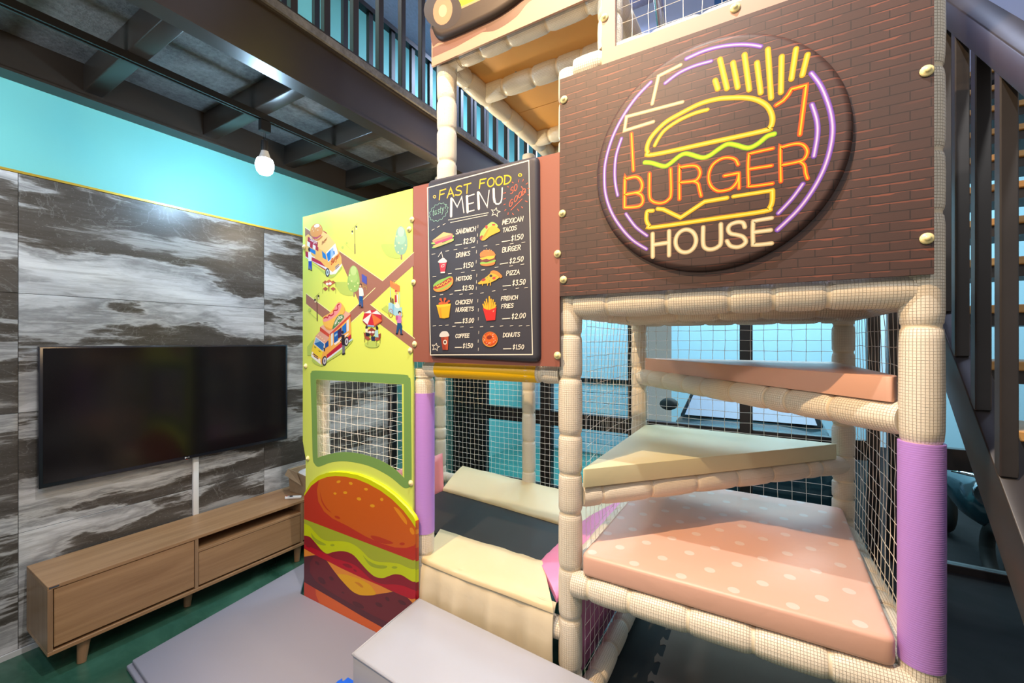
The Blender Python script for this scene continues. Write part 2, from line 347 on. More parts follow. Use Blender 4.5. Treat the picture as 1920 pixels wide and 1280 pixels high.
class Print:
    """flat print on a board whose face is the plane Y = y; every layer lies a hair above the one before"""
    def __init__(s, y): s.mb = MB(); s.y = y; s.k = 1; s.layers = []
    def T(s, x0, y0, sc): s.tr = lambda p: onY(x0+p[0]/sc, y0+p[1]/sc, s.y); s.sc = sc; s.o = (x0, y0); return s
    def step(s): s.k += 1
    def raw(s, col, poly, holes=()):
        yy = s.y-0.000012*s.k-0.0003; loops = [poly, *holes]; flat = [p for l in loops for p in l]
        for t in tessellate_polygon([[Vector((x, z, 0)) for x, z in l] for l in loops]):
            q = [flat[k] for k in t]
            if area2(q) > 0: pass
            else: q = q[::-1]
            s.mb.face([(x, yy, z) for x, z in q], 0, None, col)
    def poly(s, col, pts, holes=(), step=True):
        c = tuple(v*0.82 for v in hx(col)); P = [s.tr(p) for p in pts]; s.raw(c, P, [[s.tr(p) for p in h] for h in holes]); s.layers.append((c, P))
        if step: s.k += 1
    def smooth(s, col, pts, n=5): s.poly(col, spline(pts, n, True))
    def ell(s, col, cx, cy, rx, ry, rot=0, n=20): s.poly(col, circ(cx, cy, rx, ry, math.radians(rot), n))
    def worldstroke(s, c, W, w):
        P = [Vector(W[0])]
        for p in W[1:]:
            if (Vector(p)-P[-1]).length > 1e-6: P.append(Vector(p))
        if len(P) < 2: s.k += 0.4; s.raw(c, circ(P[0].x, P[0].y, w/2, w/2, 0, 10)); return
        s.k += 0.4; h = w/2; L, Rr = [], []
        for i, p in enumerate(P):
            d0 = (p-P[i-1]).normalized() if i else (P[1]-p).normalized(); d1 = (P[i+1]-p).normalized() if i < len(P)-1 else d0
            t = d0+d1; t = t.normalized() if t.length > 1e-3 else d0; nn = Vector((-t.y, t.x)); k = h/max(0.42, nn.dot(Vector((-d0.y, d0.x))))
            L.append(p+nn*k); Rr.append(p-nn*k)
        for i in range(len(P)-1): s.raw(c, [tuple(L[i]), tuple(Rr[i]), tuple(Rr[i+1]), tuple(L[i+1])])
        for p, q, l, r in ((P[0], P[1], L[0], Rr[0]), (P[-1], P[-2], Rr[-1], L[-1])):
            if (P[0]-P[-1]).length < 1e-4: break
            d = (p-q).normalized(); n2 = Vector((-d.y, d.x)); s.raw(c, [tuple(p+n2*h*math.cos(a)+d*h*math.sin(a)) for a in (math.pi*k/6 for k in range(7))])
    def stroke(s, col, pts, wpx, step=True):
        W = [s.tr(p) for p in pts]; a = s.tr(pts[0]); b = s.tr((pts[0][0], pts[0][1]+10)); k = abs(b[1]-a[1])/10
        s.worldstroke(tuple(v*0.85 for v in hx(col)), W, wpx*k)
        if step: s.k += 1
    def at(s, p):
        for c, P in reversed(s.layers):
            ins = False
            for i in range(len(P)):
                a, b = P[i], P[i-1]
                if (a[1] > p[1]) != (b[1] > p[1]) and p[0] < (b[0]-a[0])*(p[1]-a[1])/(b[1]-a[1])+a[0]: ins = not ins
            if ins: return c
        return None
    def build(s, name, parent): return s.mb.build(name, 'print_ink', parent, merge=False)
FONT = {
 'A': [[(0, 0), (1.9, 6), (4, 0)], [(0.8, 2.2), (3.2, 2.2)]], 'B': [[(0, 0), (0, 6), (2.4, 6), (3.4, 5.2), (3.2, 3.8), (2.2, 3.2), (0, 3.2)], [(2.2, 3.2), (3.8, 2.4), (3.8, 1), (2.6, 0), (0, 0)]],
 'C': [[(3.8, 5), (2.6, 6), (1, 5.4), (0.1, 3.4), (0.3, 1.4), (1.6, 0), (3.8, 0.7)]], 'D': [[(0.2, 0), (0.4, 6)], [(0, 6), (2.2, 5.6), (3.8, 3.9), (3.5, 1.6), (2, 0.2), (0, 0)]],
 'E': [[(3.6, 6), (0.2, 6), (0, 0), (3.6, 0.1)], [(0.1, 3.1), (3, 3.2)]], 'F': [[(3.8, 6), (0.3, 5.8), (0, 0)], [(0.2, 3.1), (2.9, 3.3)]],
 'G': [[(3.6, 5.2), (2.2, 6), (0.7, 5), (0, 3), (0.6, 0.9), (2.2, 0), (3.6, 1), (3.7, 2.7), (2, 2.7)]], 'H': [[(0, 0), (0.2, 6)], [(3.6, 0), (3.8, 6)], [(0.1, 3), (3.7, 3.2)]],
 'I': [[(0.6, 0), (0.8, 6)]], 'K': [[(0, 0), (0.2, 6)], [(3.6, 6), (0.2, 2.8), (3.8, 0)]], 'M': [[(0, 0), (0.5, 6), (2, 1.8), (3.7, 6), (4.2, 0)]],
 'N': [[(0, 0), (0.3, 6), (3.4, 0), (3.8, 6)]], 'O': [[(1.9, 6), (0.5, 5), (0, 3), (0.6, 0.8), (2, 0), (3.5, 1), (3.9, 3.2), (3.3, 5.2), (1.9, 6)]], 'P': [[(0, 0), (0.2, 6), (2.6, 6), (3.7, 4.8), (2.8, 3.3), (0.2, 2.8)]],
 'R': [[(0, 0), (0.2, 6), (2.6, 6), (3.6, 4.8), (2.6, 3.4), (0.2, 2.9)], [(1.5, 3), (3.8, 0)]], 'S': [[(3.6, 5.3), (2.2, 6), (0.6, 5.2), (0.7, 3.8), (3, 2.6), (3.5, 1.2), (2.2, 0), (0, 0.7)]],
 'T': [[(0, 5.9), (4, 6)], [(2, 5.9), (1.9, 0)]], 'U': [[(0.1, 6), (0.1, 1.6), (1.4, 0), (3, 0.5), (3.8, 2), (3.9, 6)]], 'W': [[(0, 6), (0.9, 0), (2.1, 4.4), (3.2, 0), (4.2, 6)]],
 'X': [[(0, 0), (3.8, 6)], [(0.2, 6), (3.7, 0)]], 'Z': [[(0.2, 6), (3.7, 5.9), (0, 0.1), (3.8, 0)]], '.': [[(0.3, 0), (0.5, 0.2)]], '!': [[(0.5, 6), (0.5, 2)], [(0.4, 0), (0.6, 0.1)]],
 '$': [[(3, 5), (1.8, 5.5), (0.7, 4.6), (2.8, 2), (2, 0.7), (0.5, 1.2)], [(1.9, 6.6), (1.7, -0.4)]], '0': [[(2, 6), (0.7, 4.8), (0.3, 2.6), (1.2, 0.2), (2.6, 0.6), (3.5, 3), (3.1, 5.2), (2, 6)]],
 '1': [[(0.2, 5), (1, 6), (0.9, 0)]], '2': [[(0.2, 4.6), (1.6, 6), (3.2, 5), (2.6, 3), (0.2, 0.2), (3.6, 0.1)]], '3': [[(0.3, 5.8), (3.2, 5.9), (1.5, 3.6), (3.3, 2.6), (2.8, 0.6), (1.4, 0), (0.2, 0.6)]],
 '5': [[(3.4, 6), (0.6, 5.8), (0.5, 3.5), (2.4, 3.7), (3.4, 2.2), (2.6, 0.3), (0.3, 0.2)]],
 't': [[(1, 5.4), (1, 0.6), (1.8, 0), (2.4, 0.4)], [(0, 3.6), (2.2, 3.8)]], 'a': [[(3, 3.4), (1.4, 3.8), (0.3, 2.2), (0.8, 0.3), (2, 0.4), (3, 2), (3.1, 3.4), (3.2, 0.2)]], 's': [[(2.8, 3.4), (1.4, 3.8), (0.6, 2.8), (2.6, 1.2), (1.6, 0), (0.2, 0.4)]],
 'y': [[(0.2, 3.8), (1.4, 1)], [(3, 3.9), (0.6, -2)]],
 'u': [[(0.2, 3.8), (0.4, 0.8), (1.4, 0), (2.8, 1.4), (3, 3.8), (3, 0)]], 'r': [[(0.3, 3.8), (0.4, 0)], [(0.4, 2.4), (1.6, 3.8), (2.4, 3.6)]], 'g': [[(3, 3.4), (1.4, 3.8), (0.3, 2.2), (1.4, 0.4), (2.8, 1.8), (3.1, 3.8), (2.6, -1.4), (1, -2), (0.2, -1.2)]], 'e': [[(0.4, 2), (2.8, 2.4), (2.2, 3.8), (0.8, 3.4), (0.3, 1.4), (1.4, 0), (2.8, 0.6)]],
 '-': [[(0.4, 3), (2.6, 3)]], ' ': [], 'L': [[(0.2, 6), (0, 0), (3.2, 0)]]}
ADV = {'I': 1.9, '.': 1.5, '1': 2.2, '!': 1.6, 'M': 5.2, 'W': 5.2, ' ': 2.5, 't': 3.4, 's': 3.6, 'r': 3.2}
def text(pr, s, pl, prt, hpx, wpx, col, slant=0.12, bold=None, grow=0):
    A = Vector(pr.tr(pl)); B = Vector(pr.tr(prt)); tot = sum(ADV.get(c, 4.9) for c in s)-0.9
    ex = (B-A)/tot; h0 = abs(pr.tr((pl[0], pl[1]-hpx))[1]-A.y)/6; h1 = abs(pr.tr((prt[0], prt[1]-hpx))[1]-B.y)/6; x = 0
    for c in s:
        for ln in FONT[c]:
            W = [tuple(A+ex*(x+px)+Vector((slant*py*h0, py*(h0+(h1-h0)*x/tot)))) for px, py in ln]
            if len(W) > 4: W = spline(W, 3)
            pr.worldstroke(tuple(v*0.85 for v in hx(col)), W, wpx*h0*6/hpx)
        x += ADV.get(c, 4.9)
    pr.k += 1
# =================================================================== THE SETTING
XL = -3.2
struct(box('floor', (XL, 0.46, -2.5, 4.0, -0.06, 0), 'green_epoxy'), 'glossy dark green epoxy floor of the play room')
struct(box('floor_entry', (0.462, 2.6, -2.5, 3.98, -0.06, -0.002), 'black_floor'), 'black floor under and beside the steel staircase')
struct(box('floor_back', (XL, -1.5, 4.0, 5.7, -0.06, 0), 'teal_floor'), 'teal floor behind the glass partition')
struct(box('floor_street', (-1.5, 4.5, 4.05, 13, -0.5, -0.45), 'asphalt'), 'dark asphalt outside the glass front')
wl = struct(box('wall_left', (XL-0.12, XL, -2.5, 7.2, -0.06, 4.72), 'teal_paint'), 'turquoise painted side wall with marble look tiles below')
# large marble-look tiles, 1.2 x 0.6, on the lower wall
G = 0.0022
first = {}
ys = [-1.866+1.204*k for k in range(6)]           # joints
ys = [-1.865, -0.661, 0.543, 1.747, 2.951]
for a, b in zip(ys[:-1], ys[1:]):
    for k, (z0, z1) in enumerate(((0.026, 0.6), (0.6, 1.2), (1.2, 1.797), (1.797, 2.394))):
        cy, cz = (a+b)/2, (z0+z1)/2
        MB().box(XL, XL+0.010, a+G/2, b-G/2, z0+G/2, z1-G/2).build('tile', 'marble_tile', wl, bevel=0.0008, seg=1, loc=(XL, cy, cz))
box('grout_bed', (XL, XL+0.007, -1.865, 2.951, 0.02, 2.394), 'grout', wl)
struct(MB().box(XL, XL+0.016, -1.865, 2.951, 2.394, 2.406).build('trim_1', 'brass_trim'), 'thin brass coloured strip capping the marble tiles')
struct(MB().box(XL+0.010, XL+0.022, -1.865, 2.951, 0, 0.026).build('baseboard_left', 'skirting'), 'low pale grey skirting under the marble tiles')
struct(box('trim_3', (XL, XL+0.03, 2.953, 3.045, 0, 2.845), 'frame_black'), 'black vertical strip at the end of the marble tiles')
struct(box('ceiling_back', (XL, -1.6, 4.2, 7.2, 4.72, 4.8), 'ceiling_board'), 'ceiling over the far end of the upper level')
struct(box('wall_far', (XL, -1.5, 7.1, 7.2, 3.6, 4.72), 'lavender_wall'), 'far end wall of the upper level')
struct(box('ceiling', (XL, 2.6, -2.5, 4.2, 4.72, 4.8), 'ceiling_board'), 'rough lavender grey ceiling board over the upper level')
struct(box('wall_back', (-1.6, 4.5, 4.06, 4.16, 3.1, 4.72), 'lavender_wall'), 'pale blue upper wall above the glass front')
wb = struct(box('wall_back_room', (XL, -1.45, 5.59, 5.7, -0.06, 3.6), 'pale_blue_paint'), 'pale blue end wall behind the glass partition')
for k in range(7):
    MB().box(XL+0.4, -1.45, 5.572, 5.59, 0.02+k*0.139, 0.02+k*0.139+0.132).build('siding_plank', 'pale_blue_paint', wb, bevel=0.004, seg=1)
struct(box('trim_2', (XL+0.4, -1.45, 5.55, 5.59, 1.0, 1.045), 'steel_black'), 'dark ledge strip on the pale blue end wall')
struct(box('wall_outside', (-1.9, 5, 10.5, 10.7, -0.5, 5), 'pale_blue_paint'), 'pale blue building wall across the street')
ps = MB().box(-3.16, -2.89, 5.565, 5.571, 0.62, 1.25).build('wall_poster', 'poster_lilac'); tag(ps, 'plain lilac poster on the pale blue end wall', 'poster')
# --- glass partition
win = thing('window_1', 'black framed glass partition behind the play structure', 'window'); del win['category']; struct(win)
YG = 4.0
for x0, x1 in ((-3.2, -2.99), (-2.97, -2.73), (-2.035, -1.91), (-1.11, -1.06), (-0.183, -0.09), (0.64, 0.71), (0.755, 0.90), (1.75, 1.85)):
    MB().box(x0, x1, YG-0.03, YG+0.05, -0.04, 3.1).build('mullion', 'frame_black', win, bevel=0.004, seg=1)
for x0, x1 in ((-2.73, -2.035), (-1.91, -1.11), (-1.06, -0.183), (-0.09, 0.64), (0.90, 1.75), (1.85, 2.6)):
    MB().box(x0, x1, YG-0.025, YG+0.045, 0.685, 0.83).build('transom', 'frame_black', win, bevel=0.004, seg=1)
    MB().box(x0, x1, YG-0.025, YG+0.045, -0.04, 0.05).build('bottom_rail', 'frame_black', win, bevel=0.004, seg=1)
    MB().box(x0, x1, YG-0.025, YG+0.045, 2.98, 3.1).build('head_rail', 'frame_black', win, bevel=0.004, seg=1)
    for z0, z1 in ((0.05, 0.685), (0.83, 2.98)):
        MB().box(x0, x1, YG+0.005, YG+0.011, z0, z1).build('pane', 'pane_glass', win)
# --- parked car outside
car = thing('parked_car', 'dark parked car with a silver sunshade in its windscreen, outside the glass', 'car', (-0.22, 6.0, -0.45))
cx, hw = -0.22, 0.93
def section(y, z, w, zb=-0.2):
    prof = [(-w, zb), (-w*1.0, z-0.22), (-w*0.97, z-0.08), (-w*0.86, z-0.015), (-w*0.4, z+0.012), (0, z+0.018), (w*0.4, z+0.012), (w*0.86, z-0.015), (w*0.97, z-0.08), (w, z-0.22), (w, zb)]
    return [(cx+a, y, b) for a, b in prof]
MB().rings([section(5.55, 0.06, 0.80), section(5.62, 0.20, 0.88), section(5.8, 0.30, 0.92), section(6.3, 0.42, 0.93), section(6.6, 0.48, 0.93), section(8.0, 0.52, 0.93), section(9.3, 0.52, 0.91), section(9.7, 0.40, 0.86)]).build('body', 'car_teal', car, smooth=True, autos=50)
MB().rings([[(cx-0.86, 6.55, 0.46), (cx+0.86, 6.55, 0.46), (cx+0.84, 9.2, 0.5), (cx-0.84, 9.2, 0.5)], [(cx-0.68, 7.25, 1.02), (cx+0.68, 7.25, 1.02), (cx+0.66, 8.7, 1.03), (cx-0.66, 8.7, 1.03)]]).build('cabin', 'car_glass', car, bevel=0.03, seg=2)
MB().face([(cx-0.78, 6.53, 0.50), (cx+0.78, 6.53, 0.50), (cx+0.64, 7.19, 1.00), (cx-0.64, 7.19, 1.00)]).build('sunshade', 'sunshade', car)
for sx in (-1, 1):
    c0 = cx+sx*1.02
    MB().rings([[(c0+a, 6.62+b, 0.5+c) for a, c in circ(0, 0.12, 0.13*k, 0.09*k, 0, 14)] for b, k in ((-0.05, 0.6), (-0.03, 0.95), (0.06, 1), (0.1, 0.5))]).build('side_mirror', 'tyre', car, smooth=True)
    MB().rings([[(cx+sx*0.66+a, 5.60+b+abs(a)*0.25, 0.13+c) for a, c in circ(0, 0, 0.2*k, 0.07*k, 0, 18)] for b, k in ((-0.03, 0.7), (0.0, 1), (0.1, 1.05))]).build('headlight', 'lamp_glass', car, smooth=True)
    for yy in (6.15, 8.9):
        MB().rings([[(cx+sx*0.80+b, yy+a, -0.14+c) for a, c in circ(0, 0, 0.31*k, 0.31*k, 0, 24)] for b, k in ((-0.1, 0.9), (-0.08, 1), (0.08, 1), (0.1, 0.9))]).build('wheel', 'tyre', car, smooth=True, autos=40)
mc = thing('motor_scooter', 'dark scooter with a round chrome headlight outside the glass by the stairs', 'scooter', (1.6, 5.4, -0.45))
MB().rings([[(1.62+a*k, y, 0.18+c*k) for a, c in circ(0, 0, 0.17, 0.2, 0, 18)] for y, k in ((5.0, 0.55), (5.06, 0.9), (5.3, 1), (5.9, 0.8), (6.3, 0.4))]).build('body', 'car_teal', mc, smooth=True)
MB().rings([[(1.56+a, 4.9+b, 0.32+c) for a, c in circ(0, 0, r, r, 0, 20)] for b, r in ((0, 0.06), (0.0, 0.10), (0.04, 0.10), (0.12, 0.05))]).build('headlight', 'chrome', mc, smooth=True, autos=40)
MB().tube([(1.36, 5.02, 0.46), (1.5, 4.98, 0.44), (1.75, 4.98, 0.44), (1.9, 5.02, 0.46)], 0.014, 10).build('handlebar', 'chrome', mc, smooth=True)
for yy in (4.95, 6.2): MB().tube([(1.62, yy+0.22*math.cos(a), -0.18+0.22*math.sin(a)) for a in [2*math.pi*k/24 for k in range(25)]], 0.05, 10, cap=False).build('wheel', 'tyre', mc, smooth=True)
# --- mezzanine
mz = thing('mezzanine_platform', 'dark steel mezzanine platform above the television wall', 'mezzanine', (-2.6, 1.0, 2.85))
Y0, Y1 = -2.4, 5.5
def ibeam(mb, x0, x1, wx, z0, z1, tf=0.012, y0=Y0, y1=Y1):
    mb.box(x0, x1, y0, y1, z0, z0+tf); mb.box(x0, x1, y0, y1, z1-tf, z1); mb.box(wx-0.006, wx+0.006, y0, y1, z0+tf, z1-tf)
b = MB(); ibeam(b, -2.075, -1.985, -2.005, 2.845, 3.12); b.build('edge_beam', 'steel_dark', mz)
b = MB(); ibeam(b, -3.198, -3.085, -3.15, 2.845, 3.12); b.build('wall_beam', 'steel_dark', mz)
for yc in (-1.43, -0.88, -0.32, 0.24, 0.805, 1.37, 1.91, 2.46, 3.01, 3.56, 4.11, 4.66, 5.2):
    MB().box(-3.144, -2.011, yc-0.04, yc+0.04, 2.90, 3.045).build('cross_beam', 'steel_dark', mz, bevel=0.006, seg=2)
box('deck_slab', (-3.199, -1.97, Y0, Y1, 3.12, 3.16), 'deck_board', mz)
box('soffit_board', (-3.14, -2.012, Y0, Y1, 3.048, 3.119), 'deck_board', mz)
rl = thing('mezzanine_railing', 'black steel railing of square bars along the mezzanine edge', 'railing', (-2.06, 1.0, 3.16))
q = 0.038
proto = MB().box(-2.045-q/2, -2.045+q/2, 1.26-0.187*8-q/2, 1.26-0.187*8+q/2, 3.16, 4.22).build('baluster', 'steel_dark', rl, bevel=0.003, seg=1, loc=(-2.045, 1.26-0.187*8, 3.16))
for k in range(-7, 23):
    dup(proto, Vector((-2.045, 1.26+0.187*k, 3.16))-Vector(rl.location), rl)
box('top_rail', (-2.075, -2.015, Y0, Y1, 4.22, 4.26), 'steel_dark', rl); box('floor_plate', (-2.085, -1.975, Y0, Y1, 3.16, 3.172), 'steel_dark', rl)
r2 = thing('stairwell_railing', 'slim black railing at the stairwell on the mezzanine, behind the bar railing', 'railing', (-2.7, 2.5, 3.16))
pr2 = MB().box(-2.716, -2.684, 1.58, 1.62, 3.16, 4.16).build('baluster', 'steel_black', r2, loc=(-2.7, 1.6, 3.16))
for k in range(1, 11): dup(pr2, Vector((-2.7, 1.6+0.235*k, 3.16))-Vector(r2.location), r2)
box('top_rail', (-2.73, -2.67, 1.5, 3.95, 4.16, 4.2), 'steel_black', r2); box('lower_rail', (-2.72, -2.68, 2.9, 3.95, 3.56, 3.6), 'steel_black', r2)
# --- track light
tr = thing('light_track', 'black ceiling track hanging below the mezzanine cross beams', 'light track', (-2.55, 1.4, 2.865))
b = MB(); b.box(-2.568, -2.532, Y0, Y1, 2.893, 2.899); b.box(-2.568, -2.558, Y0, Y1, 2.865, 2.893); b.box(-2.542, -2.532, Y0, Y1, 2.865, 2.893); b.build('rail', 'steel_black', tr)
bl = thing('bulb_lamp', 'glowing round white bulb hanging from the ceiling track', 'lamp', (-2.55, 1.4, 2.56))
MB().box(-2.566, -2.534, 1.37, 1.43, 2.80, 2.864).build('track_adapter', 'steel_black', bl, bevel=0.003, seg=1)
b = MB()
for sx in (-0.009, 0.009): b.tube([(-2.55+sx, 1.4, 2.80), (-2.55+sx, 1.4, 2.745)], 0.0018, 6)
b.build('bracket', 'chrome', bl)
def lathe(cx, cy, prof, n=28): return MB().rings([[(cx+r*math.cos(2*math.pi*k/n), cy+r*math.sin(2*math.pi*k/n), z) for k in range(n)] for r, z in prof])
lathe(-2.55, 1.4, [(0.012, 2.75), (0.019, 2.745), (0.02, 2.69), (0.019, 2.685)]).build('socket', 'steel_black', bl, smooth=True, autos=40)
lathe(-2.55, 1.4, [(0.018, 2.69), (0.02, 2.68), (0.03, 2.65), (0.042, 2.636)]).build('bulb_neck', 'white_plastic', bl, smooth=True)
lathe(-2.55, 1.4, [(0.030, 2.638), (0.043, 2.632), (0.049, 2.61), (0.049, 2.592), (0.042, 2.566), (0.028, 2.55), (0.008, 2.543)]).build('globe', 'bulb_glow', bl, smooth=True)
# =================================================================== TELEVISION SIDE
XF = -2.815
tv = thing('television', 'large black flat television mounted on the marble tiles', 'television', (-3.14, 1.25, 0.81))
MB().box(-3.175, -3.135, 0.602, 1.893, 0.812, 1.531).build('shell', 'tv_shell', tv, bevel=0.004, seg=2)
MB().box(-3.137, -3.1335, 0.616, 1.879, 0.834, 1.521).build('screen', 'tv_screen', tv)
MB().box(-3.19, -3.172, 0.9, 1.6, 0.95, 1.4).build('wall_mount', 'steel_black', tv)
# logo: small disc and letters
def yz(mb, pts, x, col): mb.face([(x, y, z) for y, z in pts], 0, None, col)
b = MB(); yz(b, [(1.230+p, 0.8235+q_) for p, q_ in circ(0, 0, 0.005, 0.005)], -3.1345, hx('D8D4D4'))
for ch, oy in (('L', 1.239), ('G', 1.2455)):
    for ln in FONT[ch]:
        for (a, c), (d, e) in zip(ln[:-1], ln[1:]):
            p, r = Vector((oy+a*0.0012, 0.8195+c*0.0013)), Vector((oy+d*0.0012, 0.8195+e*0.0013)); nn = (r-p).normalized(); nn = Vector((-nn.y, nn.x))*0.0006
            yz(b, [tuple(p+nn), tuple(p-nn), tuple(r-nn), tuple(r+nn)], -3.1345, hx('D8D4D4'))
yz(b, [(1.236+p, 0.812+q_) for p, q_ in circ(0, 0, 0.004, 0.002)], -3.1346, hx('C23A20')); b.build('logo', 'print_ink', tv, merge=False)
MB().box(-3.19, -3.168, 1.285, 1.318, 0.43, 0.84).build('cable_duct', 'white_plastic', bevel=0.004, seg=2); tag(bpy.data.objects['cable_duct'], 'white plastic cable duct running from the television down to the console', 'cable duct')
cb = thing('media_console', 'low oak media console on tapered legs under the television', 'console', (-3.0, 1.5, 0))
XB = -3.17; YA, YB = 0.567, 2.46; ZB, ZT = 0.112, 0.433; T = 0.018
MB().box(XB, XF, YA, YB, ZT-T, ZT).build('top_panel', 'oak_y', cb, bevel=0.0012, seg=1)
MB().box(XB, XF, YA, YB, ZB, ZB+T).build('bottom_panel', 'oak_y', cb, bevel=0.0012, seg=1)
for ya in (YA, 1.151, 1.797, YB-T): MB().box(XB, XF-(0 if ya in (YA, YB-T) else 0.002), ya, ya+T, ZB+T, ZT-T).build('side_panel' if ya in (YA, YB-T) else 'divider', 'oak_z', cb, bevel=0.001, seg=1)
MB().box(XB, XB+0.006, YA+T, YB-T, ZB+T, ZT-T).build('back_panel', 'oak_y', cb)
MB().box(XF-0.022, XF-0.004, YA+T+0.004, 1.151-0.003, ZB+T+0.014, ZT-T-0.004).build('flap_door', 'oak_y', cb, bevel=0.001, seg=1)
MB().box(XF-0.022, XF-0.004, 1.797+T+0.003, YB-T-0.004, ZB+T+0.014, ZT-T-0.004).build('flap_door', 'oak_y', cb, bevel=0.001, seg=1)
MB().box(XB, XF-0.002, 1.151+T, 1.797, 0.335, 0.350).build('shelf', 'oak_y', cb, bevel=0.001, seg=1)
MB().box(XF-0.022, XF-0.004, 1.151+T+0.003, 1.797-0.003, ZB+T+0.012, 0.331).build('drawer', 'oak_y', cb, bevel=0.001, seg=1)
MB().box(XF, XF+0.0012, 0.572, 0.605, 0.4205, 0.4275).build('maker_plate', 'grey_key', cb)
for x, y in ((-2.86, 0.70), (-3.10, 0.70), (-2.93, 1.165), (-2.86, 1.80), (-2.86, 2.33), (-3.10, 2.33)):
    MB().tube([(x, y, ZB), (x+(0.012 if x > -3 else -0.012), y-0.012, 0.0)], [0.026, 0.017], 18).build('leg', 'oak_z', cb, smooth=True, autos=40)
# paper bag with tissues and a remote control on the console
bag = thing('paper_bag', 'brown paper bag with a folded rim on the oak console', 'paper bag', (-2.98, 1.93, 0.434))
x0, x1, y0, y1 = -3.06, -2.86, 1.865, 2.06
MB().rings([[(x0, y0, 0.434), (x1, y0, 0.434), (x1, y1, 0.434), (x0, y1, 0.434)], [(x0-0.004, y0-0.004, 0.51), (x1+0.004, y0+0.003, 0.51), (x1+0.004, y1, 0.51), (x0, y1, 0.51)], [(x0-0.008, y0-0.006, 0.60), (x1+0.01, y0, 0.575), (x1+0.01, y1, 0.595), (x0-0.006, y1, 0.605)],
            [(x0, y0+0.006, 0.596), (x1-0.002, y0+0.01, 0.571), (x1-0.002, y1-0.01, 0.59), (x0+0.004, y1-0.01, 0.60)], [(x0+0.01, y0+0.01, 0.5), (x1-0.01, y0+0.012, 0.5), (x1-0.01, y1-0.01, 0.5), (x0+0.01, y1-0.01, 0.5)]]).build('body', 'kraft', bag)
MB().face([(x0-0.01, y0-0.008, 0.602), (x0+0.1, y0-0.007, 0.592), (x1-0.02, y0-0.022, 0.512), (x0-0.0, y0-0.04, 0.565)]).build('folded_rim', 'kraft', bag)
tb = lathe(-2.95, 1.95, [(0.02, 0.50), (0.07, 0.51), (0.085, 0.55), (0.07, 0.585), (0.03, 0.60), (0.005, 0.60)], 14).build('tissue_wad', 'tissue', smooth=True); tag(tb, 'crumpled white tissue standing in the paper bag', 'tissue')
tb = lathe(-2.90, 1.985, [(0.02, 0.59), (0.035, 0.60), (0.032, 0.63), (0.015, 0.645), (0.003, 0.646)], 12).build('tissue_ball', 'tissue', smooth=True); tag(tb, 'small white tissue ball on top of the paper bag', 'tissue')
rc = thing('remote_control', 'small white remote control lying in front of the paper bag', 'remote', (-2.9, 1.8, 0.434))
MB().prism([(-2.955, 1.765), (-2.925, 1.745), (-2.845, 1.815), (-2.872, 1.84)], 0.434, 0.450).build('case', 'white_plastic', rc, bevel=0.005, seg=2)
MB().prism([(-2.925, 1.782), (-2.905, 1.768), (-2.890, 1.782), (-2.909, 1.796)], 0.450, 0.4512).build('display', 'grey_key', rc)
MB().prism([(-2.944, 1.767), (-2.938, 1.762), (-2.932, 1.768), (-2.938, 1.772)], 0.450, 0.4512).build('power_key', 'red_key', rc)
# =================================================================== FLOOR MATS AND STEP
fm = thing('floor_mat', 'pale grey folding foam mat on the green floor before the burger panel', 'mat', (-2.0, 1.2, 0))
def quadmat(pts, z0, z1, nm, mat, par, bev=0.006): return MB().prism(pts, z0, z1).build(nm, mat, par, bevel=bev, seg=2)
quadmat([(-2.598, 0.780), (-0.60, 0.63), (-0.58, 0.95), (-1.40, 1.53), (-2.40, 1.53), (-2.722, 1.77), (-2.722, 1.75)], 0.0, 0.022, 'lower_leaf', 'mat_grey', fm)
quadmat([(-2.584, 0.797), (-0.60, 0.65), (-0.58, 0.95), (-1.40, 1.53), (-2.40, 1.53), (-2.708, 1.78), (-2.708, 1.755)], 0.022, 0.042, 'upper_leaf', 'mat_grey', fm)
fs = thing('foam_step', 'light grey vinyl foam step block in front of the trampoline', 'step', (-0.95, 1.35, 0.04))
b = MB()
N = 10
b.prism([(-1.425, 1.128), (-1.452, 1.545), (-0.50, 1.49), (-0.47, 1.07)], 0.043, 0.305); b.build('block', 'step_grey', fs, bevel=0.011, seg=3)
b = MB()
for p, r in (((-1.425, 1.128), (-0.47, 1.07)), ((-1.425, 1.128), (-1.452, 1.545))): b.tube([(p[0], p[1], 0.299), ((p[0]+r[0])/2, (p[1]+r[1])/2, 0.302), (r[0], r[1], 0.299)], 0.0035, 8)
b.build('piping', 'step_grey', fs, smooth=True)
# blue jigsaw mat corner peeping out beside the step
def jig(x0, x1, y0, y1, n, amp):
    pts = []; w = (y1-y0)/n
    for k in range(n):
        c = y0+(k+0.5)*w; s = amp
        pts += [(x0, c-w*0.17), (x0+(-s)*0.35, c-w*0.15), (x0-s*0.8, c-w*0.28), (x0-s, c), (x0-s*0.8, c+w*0.28), (x0-s*0.35, c+w*0.15), (x0, c+w*0.17)]
    return pts
p = jig(-1.60, -1.4, 1.02, 1.245, 3, 0.022)
bm_ = MB().prism([(-1.44, 1.02)]+[(-1.60, 1.02)]+p+[(-1.60, 1.245), (-1.44, 1.245)], 0.043, 0.056).build('blue_mat', 'blue_foam'); tag(bm_, 'bright blue jigsaw mat piece peeping out beside the grey step', 'mat')
